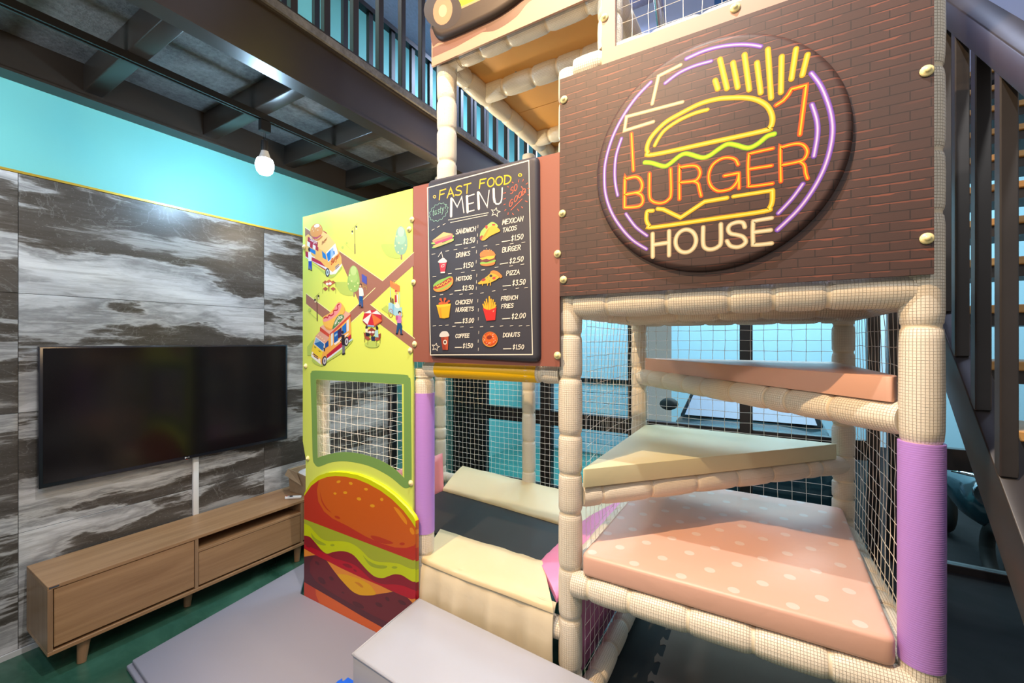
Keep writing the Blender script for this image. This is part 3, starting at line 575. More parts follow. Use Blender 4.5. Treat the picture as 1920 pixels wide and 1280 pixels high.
# jigsaw mats under the climbing tower
pz = jig(-0.43, 0, 1.66, 2.86, 9, 0.034)
o = MB().prism([(0.44, 1.60), (-0.43, 1.60)]+pz+[(-0.43, 2.86), (0.44, 2.86)], 0.0, 0.018).build('jigsaw_mat', 'puzzle_grey'); tag(o, 'grey brown jigsaw mat on the floor under the climbing tower', 'mat')
o = MB().box(-0.62, -0.40, 1.57, 2.86, 0.0, 0.0165).build('border_mat', 'puzzle_dark'); tag(o, 'dark jigsaw border strip on the floor along the foam rail', 'mat')
# =================================================================== PLAY STRUCTURE FRAME
pf = thing('play_frame', 'cream foam wrapped pipe frame of the indoor play structure', 'play frame', (-0.7, 2.0, 0))
R0 = 0.048
def foam(name, p0, p1, r=R0, mat='pvc_cream', seed=0, purple=None, parent=None, n=22, seglen=0.17):
    rnd = random.Random(seed+int(abs(p0[0]*97+p0[1]*31+p0[2]*13)*10)); p0, p1 = Vector(p0), Vector(p1); d = p1-p0; L = d.length; d.normalize()
    up = Vector((0, 0, 1)) if abs(d.z) < 0.9 else Vector((0, 1, 0)); a = d.cross(up).normalized(); b = a.cross(d).normalized()
    # tie positions
    ties = []; s = rnd.uniform(0.06, 0.14)
    while s < L-0.04: ties.append(s); s += seglen*rnd.uniform(0.55, 1.4)
    prof = [(0, r*0.97, 0)]
    last = 0
    for t in ties+[L]:
        m = t-last
        for f in (0.12, 0.35, 0.65, 0.88): prof.append((last+m*f, r*(0.985+(0.04 if abs(d.z) > 0.9 else 0.07)*math.sin(math.pi*f)**0.6+rnd.uniform(-0.012, 0.012)), 0))
        if t < L: prof += [(t-0.009, r*0.96, 0), (t-0.005, r*0.90, 1), (t+0.005, r*0.90, 1), (t+0.009, r*0.96, 0)]
        last = t
    prof.append((L, r*0.97, 0)); prof.sort()
    rings, vs, ms = [], [], []
    for s, rr, k in prof:
        c = p0+d*s; rings.append([c+a*rr*math.cos(2*math.pi*i/n)+b*rr*math.sin(2*math.pi*i/n) for i in range(n)]); vs.append(s); ms.append(k)
    mats = [1 if ms[i] and ms[i+1] else 0 for i in range(len(ms)-1)]
    mb = MB().rings(rings, uvs=(vs, 2*math.pi*r), mats=mats)
    o = mb.build(name, [mat, 'tie_band'], parent or pf, smooth=True, merge=False, autos=60)
    if purple:
        z0, z1, pm = purple; q0, q1 = p0+d*z0, p0+d*z1; rr = r*1.06; nn = 32
        MB().rings([[c+a*k*math.cos(2*math.pi*i/nn)+b*k*math.sin(2*math.pi*i/nn) for i in range(nn)] for c, k in ((q0, r*0.9), (q0, rr), (q0+(q1-q0)*0.5, rr*1.005), (q1, rr), (q1, r*0.9))], uvs=([0, 0, (z1-z0)/2, z1-z0, z1-z0], 2*math.pi*rr), cap=False).build('sleeve', pm, o, smooth=True, merge=False, autos=50)
    return o
YFR, YRE = 1.62, 2.75
foam('post', (-2.35, 1.635, 0.044), (-2.35, 1.635, 2.28))
foam('post', (-1.49, YFR, 0.0), (-1.49, YFR, 1.42), purple=(0.593, 1.296, 'sleeve_purple'), seed=3)
foam('post', (-1.49, 1.69, 1.46), (-1.49, 1.69, 2.2))
foam('post', (-0.69, YFR, 0.0), (-0.69, YFR, 2.66), seed=5)
foam('post', (0.378, YFR, 0.0), (0.378, YFR, 4.3), purple=(0.651, 1.273, 'sleeve_purple'), seed=2, seglen=0.24)
for x, s in ((-2.35, 1), (-1.503, 2), (-0.695, 3), (0.345, 4)): foam('post', (x, YRE, 0.0), (x, YRE, 2.93), seed=s, mat='pvc_cream')
foam('post', (-1.352, YFR+0.01, 2.1), (-1.352, YFR+0.01, 4.2), seed=9, mat='pvc_fine')
foam('post', (-0.525, YFR+0.01, 2.7), (-0.525, YFR+0.01, 4.2), seed=11)
# horizontal rails
foam('rail', (-1.47, YFR, 1.42), (-0.73, YFR, 1.42), 0.040, seed=1, purple=(0.075, 0.635, 'sleeve_yellow'))
foam('rail', (-0.66, YFR, 1.702), (0.36, YFR, 1.702), seed=21); foam('rail', (-0.66, 2.12, 1.70), (0.36, 2.12, 1.70), seed=22); foam('rail', (-0.66, 2.42, 1.70), (0.36, 2.42, 1.70), seed=22)
foam('rail', (-0.66, YRE, 1.70), (0.33, YRE, 1.70), seed=23); foam('rail', (0.365, 1.65, 1.702), (0.352, 2.72, 1.702), seed=24); foam('rail', (-0.69, 1.65, 1.702), (-0.69, 2.72, 1.702), seed=25)
foam('rail', (-0.66, YFR, 2.655), (0.36, YFR, 2.655), seed=26)
foam('rail', (-0.665, 1.60, 0.58), (0.36, 1.60, 0.58), seed=27); foam('rail', (-0.69, 1.66, 0.58), (-0.69, 2.71, 0.58), seed=28); foam('rail', (0.372, 1.66, 0.58), (0.352, 2.71, 0.58), seed=29); foam('rail', (-0.66, YRE, 0.58), (0.31, YRE, 0.58), seed=30)
foam('rail', (-0.655, 1.645, 0.922), (0.335, 2.735, 0.925), 0.045, seed=31, mat='pvc_fine'); foam('rail', (-0.67, 2.72, 1.332), (0.352, 1.645, 1.33), 0.047, seed=32)
foam('rail', (-1.47, YFR, 0.36), (-0.72, YFR, 0.36), 0.042, seed=33); foam('rail', (-0.62, 1.64, 0.115), (-0.64, 2.72, 0.115), 0.045, seed=34)
foam('rail', (-2.32, YRE, 0.42), (-0.72, YRE, 0.42), 0.042, seed=35); foam('rail', (-2.32, YRE, 2.2), (-0.72, YRE, 2.2), 0.042, seed=36)
# upper deck frame
ZU = 2.935
foam('rail', (-1.352, 1.65, ZU), (-1.352, 2.95, ZU), seed=41, mat='pvc_fine')
for y, s in ((1.632, 42), (1.95, 43), (2.56, 44), (2.83, 45)): foam('rail', (-1.335, y, ZU), (-0.53, y, ZU), seed=s, mat='pvc_fine')
foam('rail', (-0.525, 1.66, ZU), (-0.525, 2.95, ZU), seed=46, mat='pvc_fine')
box('deck_board', (-1.33, -0.53, 1.60, 2.26, ZU+0.03, ZU+0.05), 'deck_tan', pf); box('deck_board', (-1.33, -0.53, 2.265, 2.95, ZU+0.03, ZU+0.05), 'deck_tan', pf)
box('deck_board', (-0.66, 0.36, 1.65, 2.74, 1.752, 1.775), 'deck_tan', pf)
MB().tube([(-1.12, 1.90, 2.98), (-1.12, 1.93, 2.955)], 0.009, 10).build('deck_bolt', 'chrome', pf, smooth=True)
# nets
def net(org, u, v, nu, nv, sag=None, r=0.00095, name='safety_net'):
    org, u, v = Vector(org), Vector(u), Vector(v); nrm = u.cross(v).normalized(); rnd = random.Random(nu*31+nv); mb = MB(); sub = 1
    def pt(i, j):
        a, b = i/nu, j/nv; p = org+u*a+v*b
        if sag: p = p+nrm*sag*math.sin(math.pi*a)*math.sin(math.pi*b)
        return p+Vector((rnd.uniform(-1, 1), rnd.uniform(-1, 1), rnd.uniform(-1, 1)))*0.0022
    g = [[pt(i, j) for j in range(nv+1)] for i in range(nu+1)]
    for i in range(nu+1): mb.tube(g[i], r, 4, cap=False)
    for j in range(nv+1): mb.tube([g[i][j] for i in range(nu+1)], r, 4, cap=False)
    for i in range(nu+1):
        for j in range(nv+1):
            p = g[i][j]; k = r*1.75; mb.face([p+Vector((k, 0, 0)), p+Vector((0, 0, k)), p+Vector((-k, 0, 0)), p+Vector((0, 0, -k))])
    o = mb.build(name, 'net_cord', pf, merge=False); o['kind'] = 'stuff'; return o
net((-1.46, 2.775, 0.44), (0.75, 0, 0), (0, 0, 1.74), 19, 42, 0.015)
net((-2.33, 2.775, 0.44), (0.80, 0, 0), (0, 0, 1.74), 20, 42, 0.015)
net((-0.66, 2.775, 0.56), (0.98, 0, 0), (0, 0, 1.12), 15, 19, 0.02, 0.0013)
net((-0.635, 1.66, 0.62), (0, 1.07, 0), (0, 0, 1.06), 19, 17, -0.035)
net((-0.64, 1.66, 0.14), (0, 1.07, 0), (0, 0, 0.42), 19, 7, 0.0)
net((0.392, 1.65, 0.60), (-0.012, 1.08, 0), (0, 0, 1.06), 19, 17, 0.01, 0.0012)
net((-2.38, 1.66, 0.46), (0, 1.07, 0), (0, 0, 1.0), 19, 17, 0.015)
net((-2.33, 1.60, 0.84), (0.82, 0, 0), (0, 0, 0.54), 16, 11, 0.0, 0.0011)
net((-0.49, 1.595, 2.64), (0.85, 0, 0), (0, 0, 0.8), 14, 13, 0.01)
# =================================================================== CLIMBING PADS
def pad(name, poly, z0, z1, mat, label, bev=0.014):
    o = MB().prism(poly, z0, z1).build(name, mat, bevel=bev, seg=3); return tag(o, label, 'pad', 'triangular climbing pads' if name == 'triangle_pad' else None)
def rnd_poly(pts, r, n=5):
    out = []
    for i in range(len(pts)):
        p, a, b = Vector(pts[i]), Vector(pts[i-1]), Vector(pts[(i+1) % len(pts)]); d1 = (a-p).normalized(); d2 = (b-p).normalized()
        q0, q1 = p+d1*r, p+d2*r
        for k in range(n+1):
            t = k/n; out.append(tuple(q0*(1-t)**2+p*2*t*(1-t)+q1*t*t))
    return out
pad('polka_dot_pad', rnd_poly([(-0.625, 1.575), (0.318, 1.575), (0.335, 2.70), (-0.62, 2.70)], 0.03), 0.632, 0.716, 'pink_dots', 'pink polka dot floor pad on the lowest level of the climbing tower')
pad('triangle_pad', rnd_poly([(-0.632, 1.60), (0.315, 2.665), (-0.58, 2.70), (-0.635, 2.66)], 0.02), 0.968, 1.042, 'sage', 'pale sage triangular climbing pad on the middle level of the tower')
pad('triangle_pad', rnd_poly([(-0.66, 2.72), (0.318, 1.63), (0.345, 1.70), (0.30, 2.70)], 0.02), 1.378, 1.452, 'peach', 'peach triangular climbing pad on the topmost level of the tower', 0.016)
# =================================================================== TRAMPOLINE
tp = thing('trampoline', 'built in trampoline with black jumping mat and vinyl edge pads', 'trampoline', (-1.55, 2.15, 0))
ZT_ = 0.478
MB().box(-2.10, -0.90, 1.84, 2.42, ZT_-0.022, ZT_-0.012).build('jumping_mat', 'jump_mat', tp)
def padstrip(name, mat, A, B, th=0.022, nseg=14, wav=0.004, seed=1):
    """soft strip between edge polylines A and B (3-d points)"""
    rnd = random.Random(seed); mb = MB(); top = []; n = nseg
    def lerp(P, t):
        k = t*(len(P)-1); i = min(int(k), len(P)-2); f = k-i; return Vector(P[i])*(1-f)+Vector(P[i+1])*f
    prof = [(0, -th), (0, -th*0.3), (0.03, 0), (0.25, 0.005), (0.5, 0.008), (0.75, 0.005), (0.97, 0), (1, -th*0.3), (1, -th)]
    rings = []
    for i in range(n+1):
        a, b = lerp(A, i/n), lerp(B, i/n)
        rings.append([a*(1-s)+b*s+Vector((0, 0, h+(rnd.uniform(-wav, wav) if 0 < s < 1 else 0))) for s, h in prof])
    mb.rings(rings, cap=True, closed=True); return mb.build(name, mat, tp, smooth=True, autos=70)
padstrip('front_pad', 'beige_vinyl', [(-1.47, 1.575, ZT_), (-1.2, 1.57, ZT_-0.008), (-1.0, 1.565, ZT_-0.004), (-0.745, 1.57, ZT_-0.012)], [(-1.60, 1.875, ZT_+0.004), (-1.2, 1.87, ZT_+0.003), (-0.945, 1.865, ZT_+0.003)], seed=2)
padstrip('side_pad', 'pink_vinyl', [(-0.955, 1.855, ZT_), (-0.955, 2.40, ZT_)], [(-0.742, 1.60, ZT_+0.015), (-0.742, 2.70, ZT_+0.09)], seed=3)
padstrip('side_pad', 'coral_vinyl', [(-2.02, 1.66, ZT_), (-2.02, 2.40, ZT_)], [(-2.10, 1.66, ZT_+0.22), (-2.10, 2.48, ZT_+0.24)], seed=4, wav=0.003)
padstrip('rear_pad', 'beige_vinyl', [(-2.02, 2.39, ZT_+0.006), (-1.5, 2.35, ZT_+0.004), (-0.95, 2.29, ZT_+0.003)], [(-2.1, 2.735, ZT_+0.075), (-1.5, 2.735, ZT_+0.05), (-0.75, 2.735, ZT_+0.02)], seed=5, wav=0.005)
MB().box(-0.728, -0.718, 1.67, 2.70, 0.05, 0.47).build('side_skirt', 'pink_vinyl', tp)
# hanging front skirt with soft folds
mb = MB(); nx, nz = 40, 10; rnd = random.Random(5)
def skirt(i, j, off=0):
    x = -1.545+(0.80)*i/nx; t = j/nz; z = (ZT_-0.006)*(1-t)+0.02*t
    y = 1.575-0.010*math.sin(i*0.55)*math.sin(math.pi*t)-0.012*math.sin(math.pi*min(1, t*1.3))-0.006*math.sin(i*1.3+2*t)*(t*(1-t)*4)+0.02*(1-t)*(1 if j == 0 else 0)
    return (x, y+off, z)
for i in range(nx):
    for j in range(nz): mb.face([skirt(i, j), skirt(i, j+1), skirt(i+1, j+1), skirt(i+1, j)])
for i in range(nx):
    for j in range(nz): mb.face([skirt(i, j, 0.008), skirt(i+1, j, 0.008), skirt(i+1, j+1, 0.008), skirt(i, j+1, 0.008)])
mb.build('skirt', 'beige_skirt', tp, smooth=True)
for x, y in ((-2.05, 1.75), (-1.15, 1.75), (-2.05, 2.5), (-1.15, 2.5)): MB().tube([(x, y, 0), (x, y, 0.44)], 0.018, 12).build('leg', 'steel_black', tp, smooth=True)
MB().tube([(-2.1, 1.75, 0.44), (-0.98, 1.75, 0.44), (-0.98, 2.5, 0.44), (-2.1, 2.5, 0.44), (-2.1, 1.75, 0.44)], 0.016, 8).build('frame', 'steel_black', tp)
# =================================================================== STAIRCASE
st = thing('staircase', 'dark steel staircase with open wooden treads and a bar railing', 'staircase', (0.95, 2.3, 0))
XS = 0.55; SL = 1.0; YS0 = -0.0
def zs(y): return 1.046+SL*(y-1.551)          # top edge of the stringer
def stringer(x0, x1, y0, y1):
    mb = MB(); h = 0.20
    mb.rings([[(x, y0, zs(y0)), (x, y1, zs(y1)), (x, y1, zs(y1)-h), (x, y0, zs(y0)-h)] for x in (x0, x1)]); return mb
for x0, x1 in ((XS, XS+0.075), (1.40, 1.475)):
    stringer(x0, x1, 0.55, 3.95).build('stringer', 'stair_steel', st, bevel=0.004, seg=2)
for k in range(17):
    y = 0.66+0.198*k; z = zs(y)-0.05
    if y > 3.9: break
    MB().box(XS+0.075, 1.40, y-0.02, y+0.235, z-0.03, z).build('tread', 'tread_wood', st, bevel=0.003, seg=1)
    MB().box(XS+0.075, 1.40, y+0.0, y+0.19, z-0.075, z-0.031).build('tread_tray', 'stair_steel', st)
def zh(y): return 2.266+0.955*(y-1.551)
for k in range(-6, 15):
    y = 1.70+0.16*k
    MB().box(XS+0.002, XS+0.038, y-0.018, y+0.018, zs(y)-0.01, zh(y)-0.09).build('baluster', 'stair_steel', st, bevel=0.003, seg=1)
mb = MB(); mb.rings([[(x, y0, zh(y0)), (x, 3.95, zh(3.95)), (x, 3.95, zh(3.95)-0.105), (x, y0, zh(y0)-0.105)] for y0 in (0.55,) for x in (XS-0.002, XS+0.07)]); mb.build('handrail', 'stair_steel', st, bevel=0.004, seg=2)
# =================================================================== UPPER LEVEL THROUGH THE WINDOW
o = MB().tube([(-0.36, 2.0, 2.6), (-0.60, 2.35, 4.3)], 0.02, 14).build('chrome_pole', 'chrome', smooth=True); tag(o, 'slanting chrome pole behind the upper net window', 'pole')
o = MB().box(-0.3, 0.5, 3.2, 3.26, 2.4, 4.2).build('padded_backdrop', 'blue_panel'); tag(o, 'plain blue panel behind the upper net window', 'panel')
o = MB().box(0.02, 0.2, 2.3, 2.34, 2.4, 4.2).build('padded_strip', 'sleeve_purple'); tag(o, 'purple padded strip behind the upper net window', 'panel')
# =================================================================== PANELS
bolt_me = None
def bolts(parent, pts, y):
    """mushroom shaped cream screw caps"""
    global bolt_me
    for x, z in pts:
        if bolt_me is None:
            n = 16; prof = [(0.0155, 0), (0.0155, -0.003), (0.012, -0.006), (0.0075, -0.0075), (0.007, -0.010), (0.0045, -0.0125), (0.0005, -0.013)]
            o = MB().rings([[(r*math.cos(2*math.pi*k/n), yy, r*math.sin(2*math.pi*k/n)) for k in range(n)] for r, yy in prof]).build('bolt_cap', 'bolt_cream', parent, smooth=True); bolt_me = o.data
        else:
            o = bpy.data.objects.new('bolt_cap', bolt_me); COL.objects.link(o); o.parent = parent
        o.location = Vector((x, y, z))-Vector(parent.location)
def softpad(outline, yf, yb, r, colf=None, m=0, n=5, shape=1.0):
    """padded shape on a board: flat front at yf, rounded rim back to yb; outline counter-clockwise in (x,z)"""
    P = [Vector(p) for p in outline]; N = len(P); mb = MB()
    if area2(outline) < 0: P.reverse()
    def inset(d):
        out = []
        for i in range(N):
            a, p, b = P[i-1], P[i], P[(i+1) % N]; t = ((p-a).normalized()+(b-p).normalized())
            t = t.normalized() if t.length > 1e-6 else (b-p).normalized(); nn = Vector((-t.y, t.x)); out.append(p+nn*d)
        return out
    rings = []
    for k in range(n+1):
        a = math.pi/2*k/n; rings.append(([(p.x, yf+(r-r*math.sin(a)), p.y) for p in inset(r-r*math.cos(a))]))
    rings.insert(0, [(p.x, yb, p.y) for p in P])
    cols = None
    for j in range(len(rings)-1):
        for i in range(N):
            q = (i+1) % N; c = colf(rings[-1][i], rings[-1][q]) if colf else None
            mb.face([rings[j][i], rings[j][q], rings[j+1][q], rings[j+1][i]], m, None, c)
    fr = rings[-1]
    for t in tessellate_polygon([[Vector((p[0], p[2], 0)) for p in fr]]):
        c = None
        mb.face([fr[k] for k in t], m, None, colf(fr[0], fr[0]) if colf else None)
    return mb
YP, YF = 1.565, 1.53
# ---------------- burger house sign
sg = thing('burger_sign', 'dark brick print sign board reading BURGER HOUSE with a round padded emblem', 'sign', (-0.16, YP, 1.74))
MB().plate([[(-0.707, 1.737), (0.388, 1.737), (0.388, 2.606), (-0.707, 2.606)]], YP-0.012, 0.012, 0, 1).build('board', ['brick_print', 'board_edge'], sg, loc=(0, 0, 0))
cxs, czs, rs = -0.166, 2.174, 0.384
rp = softpad(circ(cxs, czs, rs, rs, 0, 72), YF, YP-0.0121, 0.022).build('round_pad', 'brick_print', sg, smooth=True)
bolts(sg, [onY(x, y, YP) for x, y in ((1060, 190), (1057, 402), (1059, 525), (1735, 138), (1735, 449))], YP-0.0125)
NP = Print(YF); NP.T(1100, 60, 2.782)
COLS = {'p': ('6B42AE', '9A6CCB', 'EBC8E8'), 'y': ('C99C08', 'EDC21A', 'F3DC62'), 'o': ('E24A08', 'F56A06', 'FFC81E'), 'g': ('7FB81C', 'B4D81C', 'E0E428'), 'w': ('B09A74', 'D9C79C', 'E9DDBA')}
def neon(kind, pts, wd, sm=True, closed=False):
    if sm and len(pts) > 2: pts = spline(pts, 5, closed)
    if closed: pts = pts+[pts[0]]
    for c, f in zip(COLS[kind], (1.0, 0.66, 0.27)): neons.append((c, pts, wd*f, ('p', 'y', 'o', 'g', 'w').index(kind)))
neons = []
for pts, wd in (([(335, 262), (260, 340), (190, 440), (135, 550), (100, 670), (93, 760), (100, 850), (130, 940), (180, 1020), (240, 1085), (312, 1132)], 19), ([(182, 555), (155, 640), (147, 720), (150, 790), (162, 852)], 18), ([(205, 948), (255, 1015), (315, 1062)], 18),
                ([(520, 140), (610, 100), (700, 76), (790, 66), (860, 68), (908, 76)], 22), ([(410, 267), (480, 215), (560, 178), (650, 152)], 20), ([(1172, 215), (1220, 280), (1258, 370), (1278, 450), (1282, 530), (1265, 630), (1230, 730), (1175, 830), (1100, 930), (995, 1032)], 27), ([(1175, 378), (1200, 460), (1203, 540), (1185, 648)], 26), ([(1128, 792), (1070, 870), (1000, 945)], 24)): neon('p', pts, wd)
neon('w', [(490, 172), (375, 230), (342, 375)], 20, False); neon('w', [(500, 365), (208, 442), (197, 515), (348, 468)], 20, False)
neon('o', [(234, 530), (244, 722)], 20)
neon('y', [(345, 640), (640, 577), (925, 515), (955, 500), (968, 470), (965, 430), (940, 385), (890, 355), (830, 343), (760, 343), (680, 350), (590, 375), (500, 420), (420, 465), (365, 515), (330, 560), (315, 600), (318, 625)], 24, True, True)
neon('y', [(630, 405), (560, 425), (480, 462), (410, 510), (375, 555), (355, 592)], 21)
neon('g', [(303, 680), (340, 683), (400, 700), (430, 690), (480, 650), (510, 635), (540, 638), (600, 655), (640, 645), (690, 610), (735, 585), (780, 590), (840, 605), (890, 585), (940, 545), (978, 532)], 23)
for a, b in (((670, 252), (684, 297)), ((695, 142), (732, 295)), ((763, 160), (788, 290)), ((823, 118), (848, 302)), ((888, 160), (908, 318)), ((945, 90), (962, 345)), ((1017, 128), (1013, 316)), ((1092, 88), (1068, 246)), ((1152, 118), (1125, 226))): neon('y', [a, b], 28)
neon('o', [(988, 382), (1025, 358), (1050, 330), (1068, 300), (1070, 298), (1145, 278), (1145, 280), (1112, 535)], 24, False)
OR = [[(198, 915), (200, 772), (208, 765), (255, 755), (280, 770), (290, 800), (280, 830), (255, 838), (200, 848)], [(255, 838), (285, 850), (294, 880), (282, 903), (255, 912), (198, 915)], [(328, 738), (328, 850), (340, 880), (370, 892), (400, 890), (425, 875), (440, 845), (438, 715)],
      [(484, 872), (484, 718), (494, 705), (550, 697), (580, 705), (592, 735), (580, 765), (555, 778), (486, 785)], [(555, 778), (580, 790), (588, 820), (597, 855)], [(790, 692), (775, 665), (740, 655), (700, 662), (660, 690), (640, 730), (637, 770), (650, 805), (680, 828), (715, 828), (755, 815), (785, 780), (794, 740)], [(718, 750), (790, 736)], [(794, 736), (795, 815)],
      [(972, 607), (858, 633), (846, 645), (842, 700), (845, 790), (855, 805), (970, 790)], [(848, 715), (965, 697)], [(1013, 780), (1010, 615), (1022, 600), (1090, 583), (1130, 590), (1150, 620), (1140, 655), (1110, 675), (1015, 695)], [(1110, 675), (1135, 695), (1142, 735), (1152, 765)]]
for p in OR: neon('o', p, 21)
neon('y', [(345, 932), (322, 934), (314, 942), (312, 980), (325, 1008), (350, 1018), (640, 977), (925, 935), (955, 915), (968, 880), (969, 826)], 22); neon('y', [(968, 826), (765, 858)], 22); neon('y', [(370, 922), (400, 925), (490, 968), (615, 885), (732, 865)], 22, False)
HO = [[(344, 1052), (345, 1172)], [(430, 1038), (430, 1165)], [(345, 1110), (430, 1098)], [(608, 1018), (608, 1105), (625, 1130), (655, 1133), (685, 1120), (700, 1095), (700, 1002)], [(825, 1018), (815, 995), (785, 992), (750, 1005), (738, 1028), (750, 1050), (785, 1058), (815, 1068), (830, 1092), (815, 1112), (785, 1122), (750, 1115), (732, 1090)], [(965, 970), (880, 985), (868, 1000), (868, 1095), (878, 1110), (965, 1102)], [(868, 1045), (960, 1033)]]
for p in HO: neon('w', p, 23)
neon('w', circ(517, 1090, 53, 60, 0.3, 16), 23, True, True)
for lay in range(3):
    for i, (c, pts, wd, k) in enumerate(neons):
        if i % 3 == lay: NP.stroke(c, pts, wd, step=False)
    NP.step()
NP.build('neon_print', rp)
# ---------------- upper window board over the sign
ub = thing('window_board', 'light brown board with a netted window above the burger sign', 'panel', (-0.1, YP, 2.61))
MB().plate([[(-0.533, 2.607), (0.388, 2.607), (0.388, 3.7), (-0.533, 3.7)], [(-0.482, 2.66), (-0.482, 3.6), (0.335, 3.6), (0.335, 2.66)]], YP-0.010, 0.010).build('board', 'board_brown', ub)
bolts(ub, [onY(x, y, YP) for x, y in ((1135, 37), (1379, 19))], YP-0.0105)
# ---------------- truck board
tk = thing('truck_board', 'brown and tan board with a padded toy truck, above the menu', 'panel', (-0.95, YP, 2.89))
MB().plate([[(-1.385, 2.885), (-0.56, 2.885), (-0.56, 3.7), (-1.385, 3.7)]], YP-0.010, 0.010, 0).build('board', 'board_tan', tk)
P_ = Print(YP-0.010); P_.T(780, 0, 5.333)
P_.smooth('6B4A3C', [(165, 455), (230, 428), (420, 420), (620, 330), (800, 300), (1000, 170), (1130, 20), (1400, -160), (1300, -300), (900, -100), (500, 100), (170, 200)])
P_.smooth('8A6656', [(168, 440), (240, 560), (500, 430), (760, 330), (1000, 230), (1200, 90), (1500, -80), (1300, -250), (900, 60), (500, 280)]) if False else None
P_.poly('7E5A4C', [(165, 480), (290, 425), (700, 270), (700, 300), (400, 470), (165, 575)])
P_.build('print', tk)
tpd = softpad(spline([onY(780+a/5.333, b/5.333, YF) for a, b in ((130, -900), (128, -300), (130, 100), (150, 300), (215, 370), (300, 360), (520, 265), (760, 150), (930, 40), (1060, -60), (1300, -200), (1500, -500), (1450, -1000), (800, -1300))], 5, True), YF, YP-0.0102, 0.024).build('truck_pad', 'truck_brown', tk, smooth=True)
P_ = Print(YF); P_.T(780, 0, 5.333)
P_.poly('CBE000', [(150, -20), (440, 95), (560, 30), (760, -80), (1350, -400), (1350, -900), (800, -1150), (180, -850)]); P_.poly('A8865A', [(440, 95), (440, 70), (620, -10), (780, -90), (1350, -400), (1360, -380), (800, -70)])
P_.ell('2E2117', 268, 100, 190, 190); P_.ell('A97E58', 268, 105, 96, 146, 8); P_.ell('D2AE7C', 268, 108, 40, 62, 8)
P_.build('truck_print', tpd)
# ---------------- menu board
mn = thing('menu_board', 'chalk lettered fast food menu padded onto a red brown board', 'sign', (-1.1, YP, 1.455))
MB().plate([[(-1.503, 1.455), (-0.7075, 1.455), (-0.7075, 2.315), (-1.503, 2.325)]], YP-0.012, 0.012, 0, 1).build('board', ['board_red', 'board_edge'], mn)
bolts(mn, [onY(x, y, YP) for x, y in ((776, 413), (779, 530), (781, 645), (1048, 477), (1048, 666))], YP-0.0125)
mp = softpad(rnd_poly([(-1.388, 1.484), (-0.790, 1.470), (-0.796, 2.318), (-1.394, 2.330)], 0.03, 4), YF, YP-0.0122, 0.02).build('chalkboard_pad', 'chalkboard', mn, smooth=True)
mpr = Print(YF); CH = 'E9E4D6'
mpr.T(0, 0, 1); br = [(801.5, 352), (991.5, 301), (998.5, 664.4), (807.3, 665.2), (801.5, 352)]
for a, b in zip(br[:-1], br[1:]): mpr.stroke(CH, [a, b], 1.9, False)
A_ = (780, 300, 6.4); B_ = (780, 480, 6.4); mpr.T(*A_)
text(mpr, 'FAST', (280, 475), (655, 388), 108, 15, 'EDBE2E', 0.05); text(mpr, 'FOOD', (762, 338), (1140, 278), 102, 15, 'F2C820', 0.05)
for w_, ln in ((34, [(425, 465), (422, 672)]), (14, [(440, 465), (495, 562), (550, 442), (575, 630)]), (34, [(612, 435), (620, 622)]), (14, [(612, 438), (698, 410)]), (14, [(620, 530), (690, 511)]), (14, [(622, 620), (698, 601)]),
               (34, [(745, 390), (755, 582)]), (14, [(760, 388), (855, 562), (878, 364)]), (32, [(932, 348), (935, 455), (945, 500)]), (18, [(945, 500), (962, 526), (990, 528), (1018, 508), (1030, 465), (1036, 335)])): mpr.stroke('EFEAE0', ln, w_, False)
mpr.step()
text(mpr, 'tasty!', (198, 672), (352, 612), 82, 6, '8FC3B0', 0.1)
cl = []
for k in range(14):
    a0 = 2*math.pi*k/14; a1 = 2*math.pi*(k+1)/14; am = (a0+a1)/2
    for a, f in ((a0, 1.0), (am, 1.16)): cl.append((272+100*f*math.cos(a)-10*math.sin(a), 625+95*f*math.sin(a)-30*math.cos(a)))
mpr.stroke('8FC3B0', spline(cl, 3, True)+[cl[0]], 5)
text(mpr, 'SO', (1135, 412), (1215, 352), 72, 9, 'E8694C', 0.0)
for c, (x, y) in zip('GOOD', ((1118, 572), (1178, 512), (1228, 465), (1272, 428))): text(mpr, c, (x, y), (x+40, y-34), 66 if c != 'G' else 78, 9, 'E8694C', 0.1)
mpr.stroke('E8694C', [(1140, 600), (1275, 466)], 8); mpr.stroke('E8694C', [(1265, 318), (1290, 350)], 9); mpr.ell('E8694C', 1306, 382, 15, 13)
for x0_, y0_, x1_, y1_ in ((1050, 398, 1078, 392), (1052, 470, 1075, 458), (1055, 536, 1072, 528), (1066, 608, 1080, 592), (1104, 655, 1108, 632), (1158, 640, 1172, 655), (1220, 590, 1235, 610), (1265, 560, 1280, 574), (1312, 490, 1335, 500), (1345, 416, 1355, 420), (1345, 343, 1360, 341), (1322, 290, 1342, 275), (1282, 255, 1290, 234), (1228, 265, 1235, 238), (1155, 265, 1168, 275), (1098, 318, 1112, 324)): mpr.stroke('E8694C', [(x0_, y0_), (x1_, y1_)], 8, False)
mpr.step()
mpr.stroke('F0C85A', circ(224, 440, 15, 15, 0, 12)+[(239, 440)], 10); mpr.stroke('F2CC30', circ(1250, 180, 20, 15, 0, 12)+[(1270, 180)], 11)
mpr.stroke(CH, [(388, 720), (870, 632)], 7, False); mpr.stroke(CH, [(415, 750), (855, 660)], 7, False)
def star(cx_, cy_, r, w_):
    p = [(cx_+(r if k % 2 == 0 else r*0.45)*math.sin(k*math.pi/5+0.2), cy_-(r if k % 2 == 0 else r*0.45)*math.cos(k*math.pi/5+0.2)) for k in range(10)]; mpr.stroke(CH, p+[p[0]], w_)
star(955, 625, 56, 8)
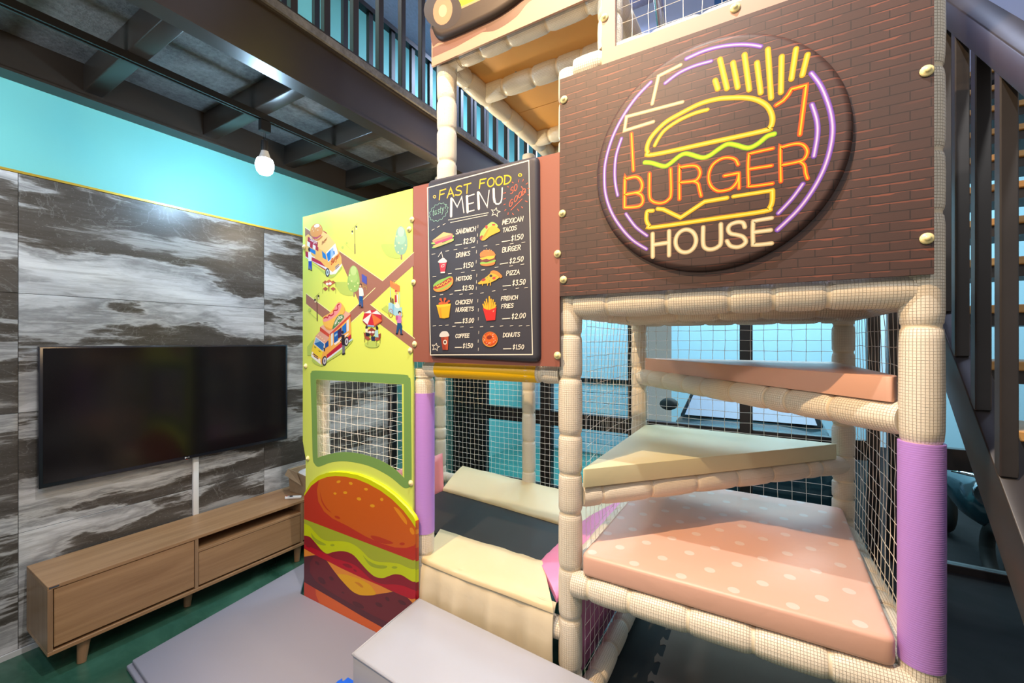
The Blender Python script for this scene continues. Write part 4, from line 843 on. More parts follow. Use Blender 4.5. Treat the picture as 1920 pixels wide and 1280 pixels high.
def price(s, a, b, h, d0, d1): text(mpr, s, a, b, h, 10, CH, 0.12); mpr.stroke(CH, [d0, d1], 10)
for s, a, b, h in (('SANDWICH', (480, 890), (715, 850), 52), ('MEXICAN', (1038, 775), (1285, 730), 55), ('TACOS', (1042, 868), (1208, 835), 50), ('DRINKS', (482, 1170), (648, 1142), 50), ('BURGER', (1038, 1108), (1255, 1075), 55)): text(mpr, s, a, b, h, 9.5, CH, 0.12)
price('$2.50', (568, 1008), (708, 985), 58, (478, 1022), (552, 1009)); price('$1.50', (1142, 972), (1288, 945), 60, (1034, 980), (1130, 966)); price('$2.50', (1122, 1243), (1290, 1212), 58, (1012, 1248), (1104, 1233))
def dash(pts, dx, dy):
    for x, y in pts: mpr.stroke(CH, [(x-dx, y+dy), (x+dx, y-dy)], 6, False)
    mpr.step()
dash([(207, 835), (270, 800), (340, 770)], 14, 8); dash([(212, 1128), (378, 1090), (475, 1074), (600, 1058), (690, 1047), (835, 1029), (980, 1014), (1150, 1003), (1290, 987)], 20, 4); dash([(745, 797), (740, 900), (738, 983), (728, 1100), (726, 1222)], 1, 17)
mpr.T(*B_)
for s, a, b, h in (('HOTDOG', (484, 300), (668, 277), 46), ('PIZZA', (1087, 233), (1242, 215), 50), ('CHICKEN', (477, 582), (676, 566), 46), ('NUGGETS', (480, 667), (694, 655), 46), ('FRENCH', (1024, 534), (1220, 517), 46), ('FRIES', (1027, 627), (1170, 614), 46), ('COFFEE', (477, 980), (642, 973), 42), ('DONUTS', (1047, 972), (1248, 963), 48)): text(mpr, s, a, b, h, 9.5, CH, 0.12)
price('$1.50', (568, 145), (690, 131), 56, (478, 158), (554, 149)); price('$2.50', (558, 412), (694, 401), 52, (468, 418), (544, 409)); price('$3.50', (1158, 355), (1315, 337), 60, (1046, 360), (1140, 351)); price('$3.00', (560, 804), (698, 796), 52, (470, 802), (547, 798)); price('$2.00', (1148, 754), (1318, 740), 58, (1040, 753), (1132, 746)); price('$1.50', (564, 1102), (684, 1098), 50, (472, 1096), (551, 1094)); price('$1.50', (1162, 1117), (1298, 1115), 52, (1052, 1112), (1145, 1110))
dash([(225, 245), (410, 210), (565, 196), (690, 173), (808, 166), (970, 134), (1145, 118), (1280, 99)], 20, 3); dash([(220, 485), (310, 462), (427, 457), (545, 457), (665, 453), (795, 443), (935, 418), (1070, 404), (1220, 386), (1325, 379)], 18, 3); dash([(225, 836), (298, 833), (375, 828), (460, 842), (555, 848), (670, 854), (790, 846), (915, 845), (1030, 838), (1150, 836), (1258, 836), (1345, 835)], 18, 2)
dash([(726, 70), (733, 232), (730, 310), (728, 387), (745, 535), (752, 645), (752, 752), (757, 915), (750, 1020), (752, 1118)], 1, 17); star(240, 1090, 48, 7)
# foods
mpr.T(*A_); e = mpr.ell; po = mpr.poly; sm = mpr.smooth
sm('9CCB5E', [(188, 995), (240, 975), (330, 960), (440, 905), (460, 915), (440, 935), (330, 985), (215, 1010)]); po('C2436F', [(222, 985), (440, 908), (444, 948), (240, 1012)]); sm('9CCB5E', [(200, 1045), (260, 1020), (440, 945), (455, 955), (440, 975), (300, 1030), (215, 1057)]); po('F0B070', [(205, 1030), (310, 985), (330, 1000), (440, 960), (445, 972), (235, 1050)]); po('E58A6C', [(198, 968), (442, 884), (446, 912), (216, 992)]); po('F4C27C', [(198, 968), (335, 865), (442, 886)])
sm('A8D060', [(770, 905), (790, 850), (850, 790), (910, 745), (960, 760), (985, 800), (900, 830), (830, 900), (780, 930)]); e('D8452E', 850, 805, 16, 22); e('D8452E', 935, 778, 22, 10); e('A8402C', 795, 935, 26, 30); sm('F6B821', [(790, 965), (800, 930), (830, 880), (870, 820), (920, 790), (960, 795), (1014, 848), (960, 880), (890, 915), (830, 960)]); sm('E09A1A', [(790, 965), (805, 930), (850, 850), (880, 815), (862, 870), (828, 930)])
mpr.stroke('F1ECE6', [(272, 1160), (310, 1102), (328, 1178)], 7); mpr.T(780, 480, 6.4); po('C5283E', [(282, 80), (372, 75), (352, 195), (300, 200)]); po('F1ECE6', [(298, 190), (354, 186), (350, 205), (300, 207)]); sm('E9E6E4', [(268, 70), (290, 45), (330, 22), (360, 40), (376, 62), (360, 78), (290, 82)]); mpr.stroke('F3D9D9', spline([(345, 100), (318, 108), (308, 130), (330, 130), (345, 115)], 4), 7)
mpr.T(*A_); sm('E8832E', [(772, 1150), (780, 1110), (830, 1080), (890, 1080), (940, 1105), (950, 1145), (900, 1165), (800, 1175)]); mpr.T(780, 480, 6.4); po('7A3423', [(775, 10), (955, 0), (955, 60), (778, 75)]); po('F6C22A', [(768, 25), (960, -20), (940, 25), (880, 45), (850, 30), (800, 48)]); po('D08434', [(775, -20), (950, -35), (952, -5), (775, 12)]); sm('8FC24A', [(770, 85), (800, 70), (850, 75), (900, 60), (955, 45), (950, 70), (860, 95), (790, 100)]); sm('E8832E', [(780, 98), (860, 92), (948, 72), (935, 105), (860, 120), (800, 115)])
for x, y in ((820, -70), (850, -88), (890, -80), (870, -62), (910, -70)): e('F9D9A0', x, y, 5, 3)
sm('E8953A', [(215, 380), (300, 290), (420, 245), (450, 280), (440, 340), (380, 400), (290, 430), (235, 420)]); sm('8CC152', [(212, 350), (270, 295), (350, 265), (410, 242), (425, 262), (330, 310), (240, 380)]); sm('8CC152', [(240, 405), (300, 390), (370, 360), (430, 310), (425, 340), (360, 385), (280, 412)]); sm('A8352A', [(222, 365), (300, 325), (400, 262), (430, 270), (420, 300), (320, 365), (240, 395)]); mpr.stroke('F6D23A', [(250, 355), (265, 370), (285, 345), (305, 355), (320, 328), (340, 340), (352, 308), (375, 318), (390, 285), (412, 290)], 8)
po('F2B52A', [(745, 325), (860, 240), (915, 190), (1020, 245), (960, 290), (880, 325), (760, 340)]); sm('E08A2A', [(895, 200), (930, 172), (990, 190), (1038, 240), (1015, 262), (960, 220)]); e('B03A26', 815, 285, 26, 16, -20); e('C24A2C', 940, 265, 22, 16, -20); e('3A3030', 903, 238, 18, 16); 
for x in (805, 865, 900): mpr.stroke('F2B52A', [(x, 320), (x-2, 350)], 10)
for x, y in ((860, 255), (885, 300), (965, 245)): e('6AA63A', x, y, 10, 5, -20)
for x, y, r in ((300, 520, 16), (352, 515, 16), (400, 540, 14)): e('C85A28', x, y, r, r); mpr.stroke('C85A28', [(x, y), (335, 585)], 22)
e('D2642C', 300, 572, 24, 20); e('D2642C', 365, 575, 28, 20); po('F0B21A', [(252, 592), (422, 572), (400, 735), (345, 748), (290, 742)]); po('F8CC30', [(250, 588), (422, 570), (420, 590), (340, 610), (255, 608)]); po('E09A14', [(285, 625), (305, 622), (318, 745), (290, 742)])
for a, b in (((810, 580), (840, 640)), ((830, 550), (850, 640)), ((850, 520), (865, 640)), ((884, 490), (885, 640)), ((905, 520), (900, 640)), ((930, 530), (915, 640)), ((950, 560), (930, 640)), ((820, 610), (850, 650)), ((960, 590), (940, 640))): mpr.stroke('F2B21E', [a, b], 20, False)
mpr.step(); mpr.stroke('D98E14', [(870, 560), (875, 630)], 8); mpr.stroke('D98E14', [(915, 570), (905, 630)], 8); po('D8281E', [(806, 622), (850, 640), (885, 645), (925, 632), (970, 612), (955, 768), (850, 776)]); e('F3A08A', 935, 660, 12, 6, -50)
po('9A3A24', [(302, 965), (396, 960), (388, 1125), (325, 1125)]); po('B85030', [(345, 965), (396, 960), (388, 1125), (365, 1125)]); e('F0E4DA', 354, 1032, 22, 30); e('3A241C', 354, 1032, 12, 17); sm('D9D7D4', [(288, 965), (292, 935), (320, 905), (370, 902), (395, 925), (405, 955), (380, 965), (320, 972)])
e('E89A3A', 893, 998, 92, 92); e('C24A18', 893, 993, 86, 84); e('E4641E', 900, 985, 70, 66); e('8E3312', 885, 975, 32, 25, -15)
rnd = random.Random(3)
for k in range(26):
    a = rnd.uniform(0, 6.28); r = rnd.uniform(45, 76); x, y = 893+r*math.cos(a), 990+r*math.sin(a); b_ = rnd.uniform(0, 3.1); mpr.stroke(rnd.choice(['F4E6B0', 'D8E8F0', 'F2C030']), [(x, y), (x+8*math.cos(b_), y+8*math.sin(b_))], 5, False)
mpr.build('chalk_print', mp)
# ---------------- green street map panel with the burger pad
gp = thing('street_panel', 'lime green play panel with a food truck street map, netted window and padded burger', 'panel', (-1.95, YP, 0.05))
def E5(p): return onY(560+p[0]/5.333, 680+p[1]/5.333, YP)
hole = [E5(p) for p in [(175, 163), (1050, 212), (1056, 1150)]+spline([(1056, 1150), (960, 1060), (820, 975), (650, 915), (500, 893), (380, 897), (260, 925), (190, 950)], 4)[1:]]
MB().plate([[(-2.385, 0.06), (-1.506, 0.06), (-1.508, 2.318), (-2.414, 2.313), (-2.414, 0.95), (-2.385, 0.85)], hole], YP-0.012, 0.012, 0).build('board', 'board_lime', gp)
bolts(gp, [onY(x, y, YP) for x, y in ((574, 464), (577, 686), (581, 858), (771, 431), (773, 657), (774, 904))], YP-0.0125)
art = Print(YP-0.012); art.T(560, 680, 5.333)
fr = spline([(150, 78), (300, 82), (650, 98), (1050, 118), (1100, 145), (1122, 200), (1126, 600), (1130, 1180), (1115, 1235), (1075, 1255), (1030, 1235), (900, 1130), (700, 1030), (480, 985), (330, 995), (230, 1030), (190, 1038), (160, 1010), (140, 930), (130, 500), (118, 140), (125, 100)], 4, True)
art.poly('7DA85C', fr, [[(560+0, 0) and p for p in [(175, 163), (1050, 212), (1056, 1150)]+spline([(1056, 1150), (960, 1060), (820, 975), (650, 915), (500, 893), (380, 897), (260, 925), (190, 950)], 4)[1:]]])
art.T(0, 0, 1); RD = 'A07062'; WL = 'ECF6B8'
po = art.poly; sm = art.smooth; e = art.ell; sk = art.stroke
po(RD, [(572, 426), (717.5, 526.3), (694.4, 570.6), (681, 583.7), (641, 493.8), (572, 444)]); po(RD, [(776, 473), (717.5, 526.3), (703.7, 539.4), (655, 586), (619, 618), (619, 640), (659, 603.7), (681, 583.7), (727.5, 540), (776, 497)]); po(RD, [(727.5, 540), (694.4, 570.6), (777.6, 634.4), (777.6, 658), (770, 651), (681, 583.7), (655, 586), (703.7, 539.4), (641, 493.8), (717.5, 526.3)]); po(RD, [(574, 550), (640, 600), (625, 612), (574, 569)])
for a, b in (((572, 426), (717.5, 526.3)), ((776, 473), (717.5, 526.3)), ((694.4, 570.6), (777.6, 634.4)), ((574, 550), (619, 584)), ((703.7, 539.4), (655, 586)), ((681, 583.7), (659, 603.7))): sk(WL, [a, b], 1.3, False)
art.step()
SH = 'B9D468'
art.T(565, 390, 8)
# lamp post and trees, top half
sk(SH, [(785, 660), (650, 530)], 10, False); e(SH, 620, 590, 18, 24); e(SH, 682, 525, 14, 20); art.step()
sk('7A6A50', [(800, 290), (805, 560)], 13); sk('7E6E54', [(804, 540), (806, 680)], 24); sk('6A5A44', [(755, 320), (845, 228)], 4); e('4A4440', 765, 350, 14, 16); e('4A4440', 826, 280, 14, 16); e('E8E4D0', 766, 380, 12, 12); e('E8E4D0', 828, 312, 12, 12)
def tree(cx_, cy_, k, c1, c2, c3):
    sk('9A7A74', [(cx_+8, cy_+200*k), (cx_+8, cy_+265*k)], 34*k); sm(SH, [(cx_-300*k, cy_+60*k), (cx_-200*k, cy_+40*k), (cx_-90*k, cy_+60*k), (cx_, cy_+230*k), (cx_-80*k, cy_+265*k), (cx_-220*k, cy_+210*k)])
    sm(c1, [(cx_, cy_-225*k), (cx_+60*k, cy_-170*k), (cx_+95*k, cy_-20*k), (cx_+95*k, cy_+90*k), (cx_+60*k, cy_+180*k), (cx_, cy_+205*k), (cx_-70*k, cy_+170*k), (cx_-100*k, cy_+60*k), (cx_-85*k, cy_-60*k), (cx_-55*k, cy_-180*k)])
    e(c2, cx_-5*k, cy_-30*k, 72*k, 82*k); e(c3, cx_, cy_-140*k, 50*k, 75*k)
    for x, y in ((-85, 70), (-40, 165), (20, 110), (-30, 25), (-65, -70), (70, 60)): e('E8F2B0', cx_+x*k, cy_+y*k, 10*k, 13*k)
tree(1495, 495, 1.0, '8FBFA8', '9ECBB6', 'B0D6C6'); tree(785, 1070, 0.93, '97C46C', 'A8D07C', 'BBDC92')
# burger truck
sm(SH, [(70, 770), (250, 900), (430, 1050), (560, 960), (610, 880), (400, 960)])
po('F2C06A', [(60, 425), (105, 390), (200, 470), (330, 340), (410, 400), (510, 530), (550, 610), (603, 740), (610, 870), (470, 990), (430, 970), (370, 905), (65, 740)]); po('F8D488', [(200, 480), (330, 345), (410, 400), (515, 530), (375, 665), (250, 600)]); po('C8404A', [(330, 335), (385, 370), (382, 388), (332, 352)]); po('BC2450', [(63, 640), (103, 662), (105, 757), (66, 735)]); po('BC2450', [(160, 735), (290, 800), (372, 890), (362, 935), (165, 800)])
po('E6EEF8', [(66, 742), (120, 770), (370, 920), (440, 1000), (520, 985), (610, 860), (612, 830), (470, 960), (380, 890), (160, 790), (66, 722)]); po('1E84DA', [(310, 640), (365, 690), (380, 775), (322, 742)]); po('F4F4F8', [(372, 672), (512, 528), (552, 680), (405, 812)]); po('1A80DE', [(380, 688), (440, 625), (440, 770), (404, 800)]); po('9CC4EE', [(440, 625), (480, 590), (490, 700), (440, 768)]); po('1A80DE', [(480, 645), (500, 640), (505, 690), (490, 702)])
po('B42848', [(100, 428), (250, 512), (245, 590), (98, 500)]); 
for k in range(4): x = 92+k*42; po('F4F0F0' if k % 2 == 0 else 'B42848', [(x, 495+k*24), (x+40, 518+k*24), (x+36, 590+k*20), (x-4, 560+k*20)])
po('1E84DA', [(120, 590), (215, 640), (215, 700), (130, 650)])
sm('E79A52', [(135, 370), (150, 290), (200, 240), (260, 235), (305, 270), (320, 340), (300, 400), (230, 435), (160, 420)]); e('F6E8D8', 235, 266, 42, 26, -15); po('C2486A', [(165, 430), (230, 440), (300, 395), (300, 415), (235, 465), (180, 455)]); sm('D88A4A', [(170, 455), (240, 470), (310, 415), (315, 440), (250, 490), (190, 475)])
for x, y in ((170, 315), (215, 310), (185, 345), (250, 330), (285, 285)): e('FBEBD0', x, y, 7, 6)
text(art, 'Burger', (135, 485), (235, 535), 52, 9, 'F6E6E6', 0.1); text(art, 'Burger', (312, 550), (388, 468), 46, 7, 'B8663A', 0.1); text(art, 'Burger', (450, 850), (575, 730), 84, 10, 'C23A28', 0.1)
po('2A74B8', [(508, 885), (568, 832), (568, 846), (510, 898)]); po('2A74B8', [(514, 912), (568, 862), (568, 876), (514, 926)]); e('3A3050', 395, 965, 32, 66); e('BFE2EE', 396, 965, 20, 46); e('5A6A90', 396, 965, 9, 20)
e('40303A', 122, 620, 16, 32); po('F2F2F6', [(108, 660), (145, 660), (158, 720), (150, 800), (108, 795)]); sk('F2F2F6', [(140, 690), (175, 735), (205, 740)], 16); po('1656C8', [(110, 795), (158, 795), (160, 920), (140, 922), (132, 840), (125, 915), (110, 915)]); e('2A2A3A', 120, 918, 14, 8); e('2A2A3A', 152, 932, 14, 8)
# table set
for x in (322, 518): sk('4A3830', [(x, 1110), (x, 1180)], 5, False); sk('4A3830', [(x, 1210), (x, 1280)], 5, False)
for p in ([(325, 1115), (360, 1085), (400, 1110), (365, 1140)], [(440, 1110), (480, 1088), (518, 1115), (478, 1140)], [(325, 1210), (365, 1180), (402, 1208), (362, 1240)], [(440, 1208), (480, 1182), (518, 1210), (480, 1240)]): po('A85C46', p)
po('C8704E', [(350, 1125), (420, 1068), (490, 1122), (418, 1185)]); e('F4F2F2', 392, 1137, 22, 20); e('F4F2F2', 436, 1132, 22, 20); sk('4A3830', [(416, 1185), (416, 1240)], 14)
po('4C58C0', [(910, 985), (985, 1030), (985, 1148), (912, 1100)]); sk('C8B85A', [(925, 1120), (935, 1200)], 5); sk('C8B85A', [(975, 1150), (985, 1230)], 5); sk('C8B85A', [(925, 1165), (985, 1190)], 5)
# man in a white shirt, sign of the cart
art.T(565, 540, 8)
e('8A5A50', 900, 285, 40, 18); e('332A2A', 892, -50, 18, 18); e('E8B898', 890, -32, 13, 20); po('DDF0F4', [(865, -5), (915, -8), (935, 60), (925, 125), (872, 122)]); sk('CFE8F0', [(925, 20), (936, 110)], 14); po('1A58A4', [(870, 118), (926, 122), (928, 280), (906, 284), (898, 180), (888, 262), (870, 258)]); e('1C2030', 880, 262, 18, 10); e('1C2030', 910, 285, 20, 10)
po('E0864A', [(1332, -118), (1480, -35), (1478, 65), (1338, -22)]); sk('E8C860', circ(1408, -85, 25, 25, 0, 10), 6); sk('A8D8D8', [(1340, -10), (1342, 180)], 12); sk('A8D8D8', [(1476, 60), (1478, 270)], 12)
e('C82A34', 1422, 45, 18, 16); e('E8B090', 1428, 70, 14, 18); po('F2E8E8', [(1405, 100), (1455, 95), (1455, 220), (1402, 220)]); po('B02A3A', [(1405, 105), (1432, 100), (1438, 210), (1402, 215)]); sk('4A2030', [(1345, 150), (1350, 220)], 26); sk('4A2030', [(1375, 165), (1378, 225)], 26)
po(SH, [(1205, 310), (1280, 255), (1330, 300), (1330, 400)]); po('A2D6EC', [(1312, 225), (1345, 215), (1480, 290), (1510, 285), (1512, 420), (1460, 440), (1310, 350)]); po('7EC0E4', [(1370, 230), (1395, 250), (1395, 400), (1370, 385)]); sm('F4F0EA', [(1405, 245), (1450, 220), (1480, 270), (1470, 300), (1420, 290)]); sk('B0584A', circ(1345, 375, 33, 62, 0, 18)+[(1378, 375)], 8); sk('B0584A', [(1320, 330), (1370, 420)], 4); sk('B0584A', [(1370, 330), (1320, 420)], 4); sk('B0584A', circ(1510, 400, 15, 35, 0, 12), 5)
e('2E262C', 1478, 365, 24, 24); e('E8B898', 1482, 385, 16, 22); sm('C880C4', [(1440, 420), (1480, 410), (1508, 440), (1500, 520), (1470, 540), (1440, 520)]); e('B85C94', 1436, 445, 18, 40); sk('E8B898', [(1505, 450), (1515, 530)], 10); po('1A4E84', [(1445, 520), (1500, 525), (1518, 570), (1510, 690), (1490, 690), (1478, 590), (1450, 680), (1426, 665)]); e('1C2030', 1436, 682, 18, 12); e('1C2030', 1508, 692, 22, 10)
# lamp by the left edge
sk(SH, [(100, 340), (230, 460)], 10, False); e(SH, 130, 325, 22, 25); art.step(); sk('5E4A3C', [(238, 110), (240, 480)], 13); sk('5E4A3C', [(240, 360), (242, 485)], 20); sk('5E4A3C', [(200, 145), (275, 68)], 4); e('332A28', 210, 175, 13, 18); e('332A28', 262, 118, 13, 18); e('E8E4C0', 214, 205, 12, 12); e('E8E4C0', 262, 148, 12, 12)
# hot dog truck
po(SH, [(92, 880), (190, 760), (200, 1000), (95, 1010)]); sm(SH, [(170, 1060), (300, 1170), (420, 1090), (620, 960), (780, 780), (600, 900)])
po('EBB054', [(215, 720), (290, 640), (420, 690), (740, 420), (752, 690), (700, 790), (540, 900), (380, 1040), (330, 1150), (160, 1030), (160, 920)]); po('DFB0A0', [(285, 585), (650, 335), (745, 385), (425, 690)]); po('C84A3C', [(285, 580), (425, 690), (420, 740), (282, 640)]); po('C84A3C', [(425, 690), (745, 385), (745, 425), (440, 715)]); po('D8A79A', [(285, 645), (425, 740), (355, 830), (215, 725)])
for x, y in ((258, 705), (288, 732), (318, 757), (347, 782)): e('F6E2A0', x, y, 9, 9)
po('E8EEF4', [(222, 728), (358, 835), (335, 955), (192, 840)]); po('2A6CB4', [(225, 742), (348, 838), (326, 940), (200, 835)]); po('8CBAE4', [(225, 742), (290, 795), (205, 830)]); po('F0D83C', [(192, 845), (330, 955), (300, 1060), (158, 945)]); po('EDF0F4', [(155, 985), (290, 1090), (300, 1150), (155, 1030)]); po('26324A', [(185, 975), (255, 1028), (255, 1042), (185, 990)]); po('26324A', [(190, 1010), (255, 1055), (255, 1068), (192, 1024)]); e('F6F0E0', 172, 972, 13, 20); e('F6F0E0', 278, 1075, 16, 22); po('26324A', [(200, 870), (225, 890), (222, 900), (200, 884)]); po('26324A', [(262, 930), (295, 950), (293, 962), (264, 942)])
po('1C50A0', [(362, 830), (412, 780), (415, 870), (360, 905)]); po('26324A', [(335, 890), (362, 900), (358, 950), (340, 945)]); po('B41E3C', [(385, 1000), (750, 690), (752, 745), (620, 880), (388, 1070)]); po('D8E8F2', [(380, 1060), (620, 880), (640, 890), (390, 1085)]); po('BFDCEA', [(700, 800), (770, 750), (775, 775), (710, 820)])
po('D9E2E8', [(450, 690), (480, 668), (480, 845), (452, 868)]); po('D9E2E8', [(685, 490), (718, 465), (720, 635), (688, 660)]); po('1A5CB8', [(492, 670), (552, 630), (556, 790), (496, 830)]); po('3C2258', [(552, 632), (608, 585), (612, 720), (556, 760)]); po('1A70CE', [(615, 580), (680, 515), (682, 660), (618, 700)]); po('8CC4F0', [(505, 700), (545, 672), (548, 700), (508, 730)]); po('EEE6E6', [(495, 830), (712, 670), (714, 690), (510, 858)])
sm('F0C05A', [(330, 440), (420, 380), (500, 290), (560, 210), (600, 220), (655, 300), (640, 380), (560, 440), (470, 600), (400, 620), (345, 560)]); sm('E0A048', [(345, 560), (400, 590), (480, 590), (640, 370), (650, 330), (655, 370), (560, 470), (470, 615), (390, 622)]); sm('E89AA0', [(335, 470), (400, 410), (480, 360), (530, 250), (575, 225), (610, 250), (570, 360), (480, 450), (380, 500), (340, 500)]); sk('B41E34', spline([(345, 450), (375, 435), (400, 445), (420, 405), (450, 415), (490, 385), (490, 340), (540, 330), (555, 300), (545, 265), (575, 240)], 5), 20)
sm('4E8A58', [(475, 615), (490, 540), (530, 450), (580, 400), (625, 400), (645, 440), (560, 540)]); text(art, 'HOT', (510, 560), (552, 490), 42, 8, 'F2F6EE', 0.0); text(art, 'DOG', (562, 470), (622, 450), 40, 8, 'F2F6EE', 0.0); art.stroke('F2F6EE', [(555, 525), (575, 510)], 10)
for cx_, cy_ in ((352, 1090), (682, 800)): e('2E2A40', cx_, cy_, 36, 72, 6); e('C8CAD6', cx_+4, cy_, 24, 52, 6); e('6A6480', cx_+4, cy_, 11, 26, 6)
e('2A2634', 625, 660, 18, 24); po('23202E', [(608, 700), (655, 700), (658, 860), (612, 850)]); sk('23202E', [(612, 760), (592, 790), (612, 800)], 12); po('6A6C84', [(618, 855), (660, 860), (658, 985), (622, 975)]); e('1A1822', 632, 988, 20, 11); e('1A1822', 655, 978, 10, 9)
# parasol table
sm(SH, [(960, 830), (1060, 790), (1170, 830), (1150, 880), (1060, 892), (980, 870)])
for p in ([(938, 660), (1000, 690), (1005, 745), (955, 735)], [(1198, 675), (1140, 705), (1140, 760), (1195, 745)]): po('9A4A34', p)
for a, b in (((955, 740), (955, 810)), ((1003, 770), (1003, 850)), ((1132, 780), (1132, 868)), ((1188, 745), (1185, 825))): sk('5A2C24', [a, b], 7, False)
art.step(); po('A85440', [(950, 745), (1010, 725), (1050, 760), (1000, 780)]); po('A85440', [(1090, 770), (1140, 740), (1190, 765), (1140, 790)]); po('8C3A34', [(990, 640), (1060, 590), (1130, 640), (1065, 730)]); e('F0E8E8', 1034, 660, 22, 18); e('F0E8E8', 1082, 660, 22, 18)
e('2C2630', 985, 590, 18, 26); po('F0EAD8', [(968, 610), (1005, 605), (1005, 680), (970, 680)]); po('1E2438', [(968, 660), (1030, 680), (1030, 720), (975, 720)]); e('2C2630', 1140, 595, 20, 28); po('A8D8E4', [(1110, 640), (1155, 625), (1165, 740), (1105, 730)]); po('24305A', [(1050, 730), (1110, 720), (1110, 790), (1060, 795)])
apx = (1060, 378); rim = [(925, 480), (950, 375), (1040, 328), (1140, 335), (1205, 400), (1215, 485), (1100, 560), (1000, 548)]
for k in range(8): po(['C8263C', 'E8EEF6'][k % 2] if k != 5 else 'E0783C', [apx, rim[k], rim[(k+1) % 8]])
po('A01E34', [(925, 480), (1000, 548), (998, 572), (930, 505)]); po('8FB8E8', [(1000, 548), (1100, 560), (1100, 582), (998, 572)]); po('B4442C', [(1100, 560), (1215, 485), (1212, 505), (1100, 582)])
art.build('street_print', gp)
# padded burger
bp = Print(YF); bp.T(565, 860, 3.7636); po = bp.poly; sm = bp.smooth; e = bp.ell
topb = [(20, 262), (70, 190), (125, 148), (180, 128), (240, 120), (310, 125), (390, 142), (470, 175), (560, 225), (640, 285), (720, 365), (775, 437), (806, 486)]
outer = [(20, 245), (64, 166), (118, 120), (178, 99), (240, 92), (314, 97), (398, 113), (482, 146), (574, 197), (656, 258), (738, 338), (790, 405), (806, 440)]
RB = (767, 1345); LB = (34, 1017); RE = 806
po('D4E000', outer+[(806, 500), (20, 300)])
po('BE3322', topb+[(RE, 712), (790, 718), (20, 424)])
po('D0621A', [(125, 148), (110, 220), (120, 300), (160, 370), (220, 420), (330, 475), (450, 545), (560, 595), (660, 625), (740, 628), (795, 612), (RE, 596), (RE, 486)]+topb[::-1][1:11])
for x, y, a, b_, r in ((263, 161, 15, 9, -15), (349, 173, 14, 10, 20), (457, 214, 14, 9, 10), (238, 244, 11, 8, 10), (310, 238, 14, 10, 5), (407, 282, 16, 11, 15), (568, 286, 12, 11, 40), (502, 331, 17, 11, 10)): e('E9A820', x, y, a, b_, r)
sm('E89420', [(652, 342), (680, 350), (715, 390), (742, 430), (746, 462), (728, 450), (690, 400)]); e('E89420', 782, 509, 14, 27, -25); sm('BC3A1C', [(133, 232), (148, 290), (180, 345), (213, 379), (175, 352), (143, 300)]); e('BC3A1C', 255, 412, 21, 9, 22); sm('BC3A1C', [(490, 542), (530, 545), (590, 565), (650, 592), (610, 600), (550, 590), (505, 565)]); e('BC3A1C', 712, 599, 19, 10)
lt = spline([(20, 455), (60, 475), (90, 510), (140, 560), (190, 580), (250, 580), (320, 585), (380, 610), (430, 650), (480, 700), (540, 725), (620, 730), (690, 740), (740, 762), (785, 778), (RE, 774)], 4)
lb = spline([(20, 540), (60, 550), (100, 592), (140, 640), (180, 668), (220, 658), (270, 650), (320, 655), (370, 680), (420, 735), (470, 790), (520, 830), (575, 840), (620, 825), (660, 813), (710, 820), (750, 845), (785, 865), (RE, 865)], 4)
tb_ = spline([(20, 602), (110, 640), (170, 668), (230, 700), (300, 720), (370, 745), (430, 790), (480, 840), (530, 870), (590, 885), (650, 885), (720, 895), (780, 920), (RE, 928)], 4)
tl = [(20, 630), (100, 678), (180, 718), (280, 770), (430, 840), (560, 895), (700, 958), (780, 990), (RE, 984)]
pb = [(20, 868), (100, 915), (230, 990), (430, 1110), (565, 1185), RB[:1]+(1292,)]
po('70242E', tl+[(RE, 1100), (767, 1300), (565, 1185), (430, 1110), (230, 990), (100, 915), (20, 868)])
po('A9B830', [(20, 424), (790, 718), (RE, 711)]+lt[::-1]); po('C9DA06', lt+lb[::-1]); po('8E1428', lb+tb_[::-1]); po('BC0A26', tb_+tl[::-1])
sm('A0B428', [(70, 522), (100, 560), (170, 600), (165, 610), (120, 600), (82, 565)]); e('A0B428', 220, 608, 15, 8); sm('A0B428', [(435, 680), (470, 715), (530, 745), (604, 755), (590, 772), (530, 770), (478, 745)]); e('A0B428', 658, 765, 20, 9)
sm('8E1024', [(290, 742), (330, 740), (362, 765), (330, 768)]); e('8E1024', 380, 787, 14, 7, 35); e('8E1024', 50, 617, 16, 7, 15)
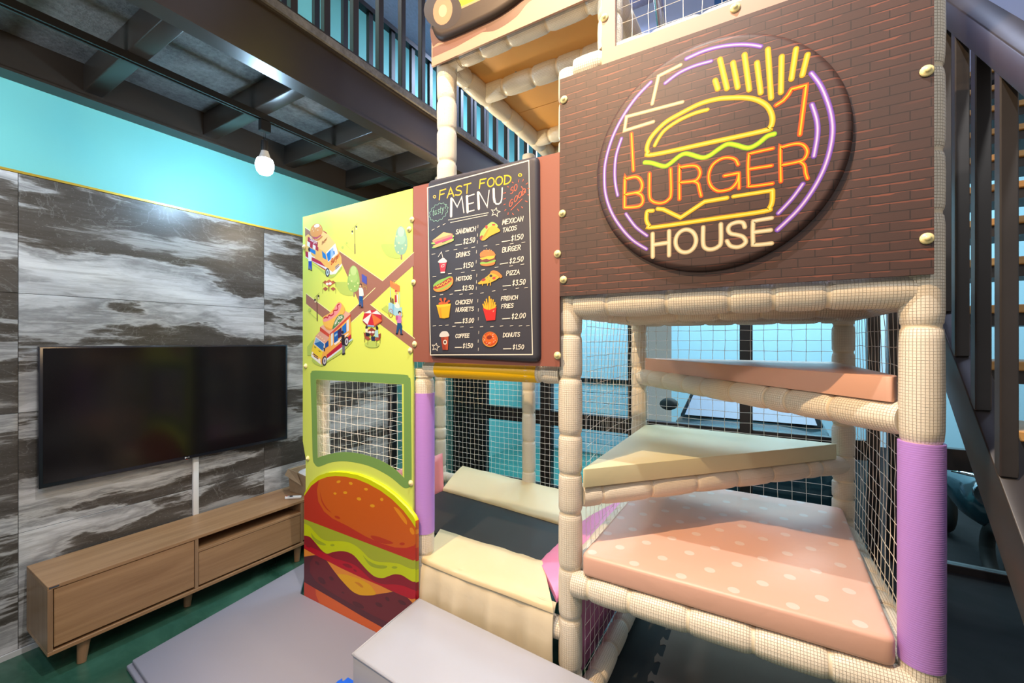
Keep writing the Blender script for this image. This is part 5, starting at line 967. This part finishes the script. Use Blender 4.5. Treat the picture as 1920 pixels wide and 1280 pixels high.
po('EA9434', [(20, 632), (100, 678), (20, 690)]); po('EA9434', [(180, 718), (280, 770), (430, 840), (560, 895), (646, 937), (520, 957), (430, 962), (370, 940), (320, 895), (270, 840), (220, 775)]); sm('ECB208', [(258, 822), (275, 811), (330, 820), (420, 850), (480, 885), (510, 920), (522, 957), (430, 962), (370, 940), (320, 895)]); sm('D88A16', [(376, 868), (410, 874), (438, 902), (425, 906), (400, 888)]); po('EA9434', [(752, 980), (780, 990), (RE, 984), (RE, 1005), (785, 1015)])
po('5A2430', [(20, 690), (95, 678), (62, 730), (60, 800), (100, 860), (200, 935), (330, 1010), (500, 1100), (615, 1155), (770, 1230), (767, 1300), (565, 1185), (430, 1110), (230, 990), (100, 915), (20, 868)])
for x, y, a, b_, r in ((113, 735, 19, 9, 40), (145, 858, 34, 17, 42), (213, 843, 19, 12, 40), (295, 943, 11, 6, 20), (402, 1030, 46, 16, 28), (548, 1028, 28, 14, 28), (608, 988, 20, 11, 50), (712, 1013, 32, 13, 28)): e('561F2A', x, y, a, b_, r)
po('E0672A', [(20, 868), (100, 915), (230, 990), (430, 1110), (565, 1185), (767, 1300), RB, (600, 1298), (490, 1245), (340, 1175), (175, 1090), LB, (20, 985)]); po('C8442C', [(20, 868), (100, 915), (104, 960), (130, 1020), (175, 1088), (110, 1056), LB, (20, 985)]); e('C8442C', 230, 1105, 22, 8, 35)
out = [bp.tr(p) for p in outer]+[bp.tr((806, 700)), bp.tr((806, 1000)), bp.tr((790, 1345)), bp.tr((767, 1352)), bp.tr((490, 1253)), bp.tr((175, 1096)), bp.tr(LB), bp.tr((19, 985)), bp.tr((18, 600))]
# resample the outline so that the rim can carry the print's colours
res = []
for i in range(len(out)):
    a, b = Vector(out[i]), Vector(out[(i+1) % len(out)]); k = max(1, int((b-a).length/0.02))
    res += [tuple(a+(b-a)*j/k) for j in range(k)]
ctr = Vector((-1.95, 0.55))
def rimcol(p, q):
    m_ = (Vector((p[0], p[2]))+Vector((q[0], q[2])))/2; m_ = m_+(ctr-m_).normalized()*0.012
    if abs(q[0]-p[0]) > 0.35*abs(q[2]-p[2]) and m_.y > 0.6: return hx('D4E000')
    return bp.at((m_.x, m_.y)) or hx('C8D800')
bo = softpad(res, YF, YP-0.0121, 0.022, rimcol).build('burger_pad', 'print_ink', gp, smooth=True, merge=True)
bp.build('burger_print', bo)
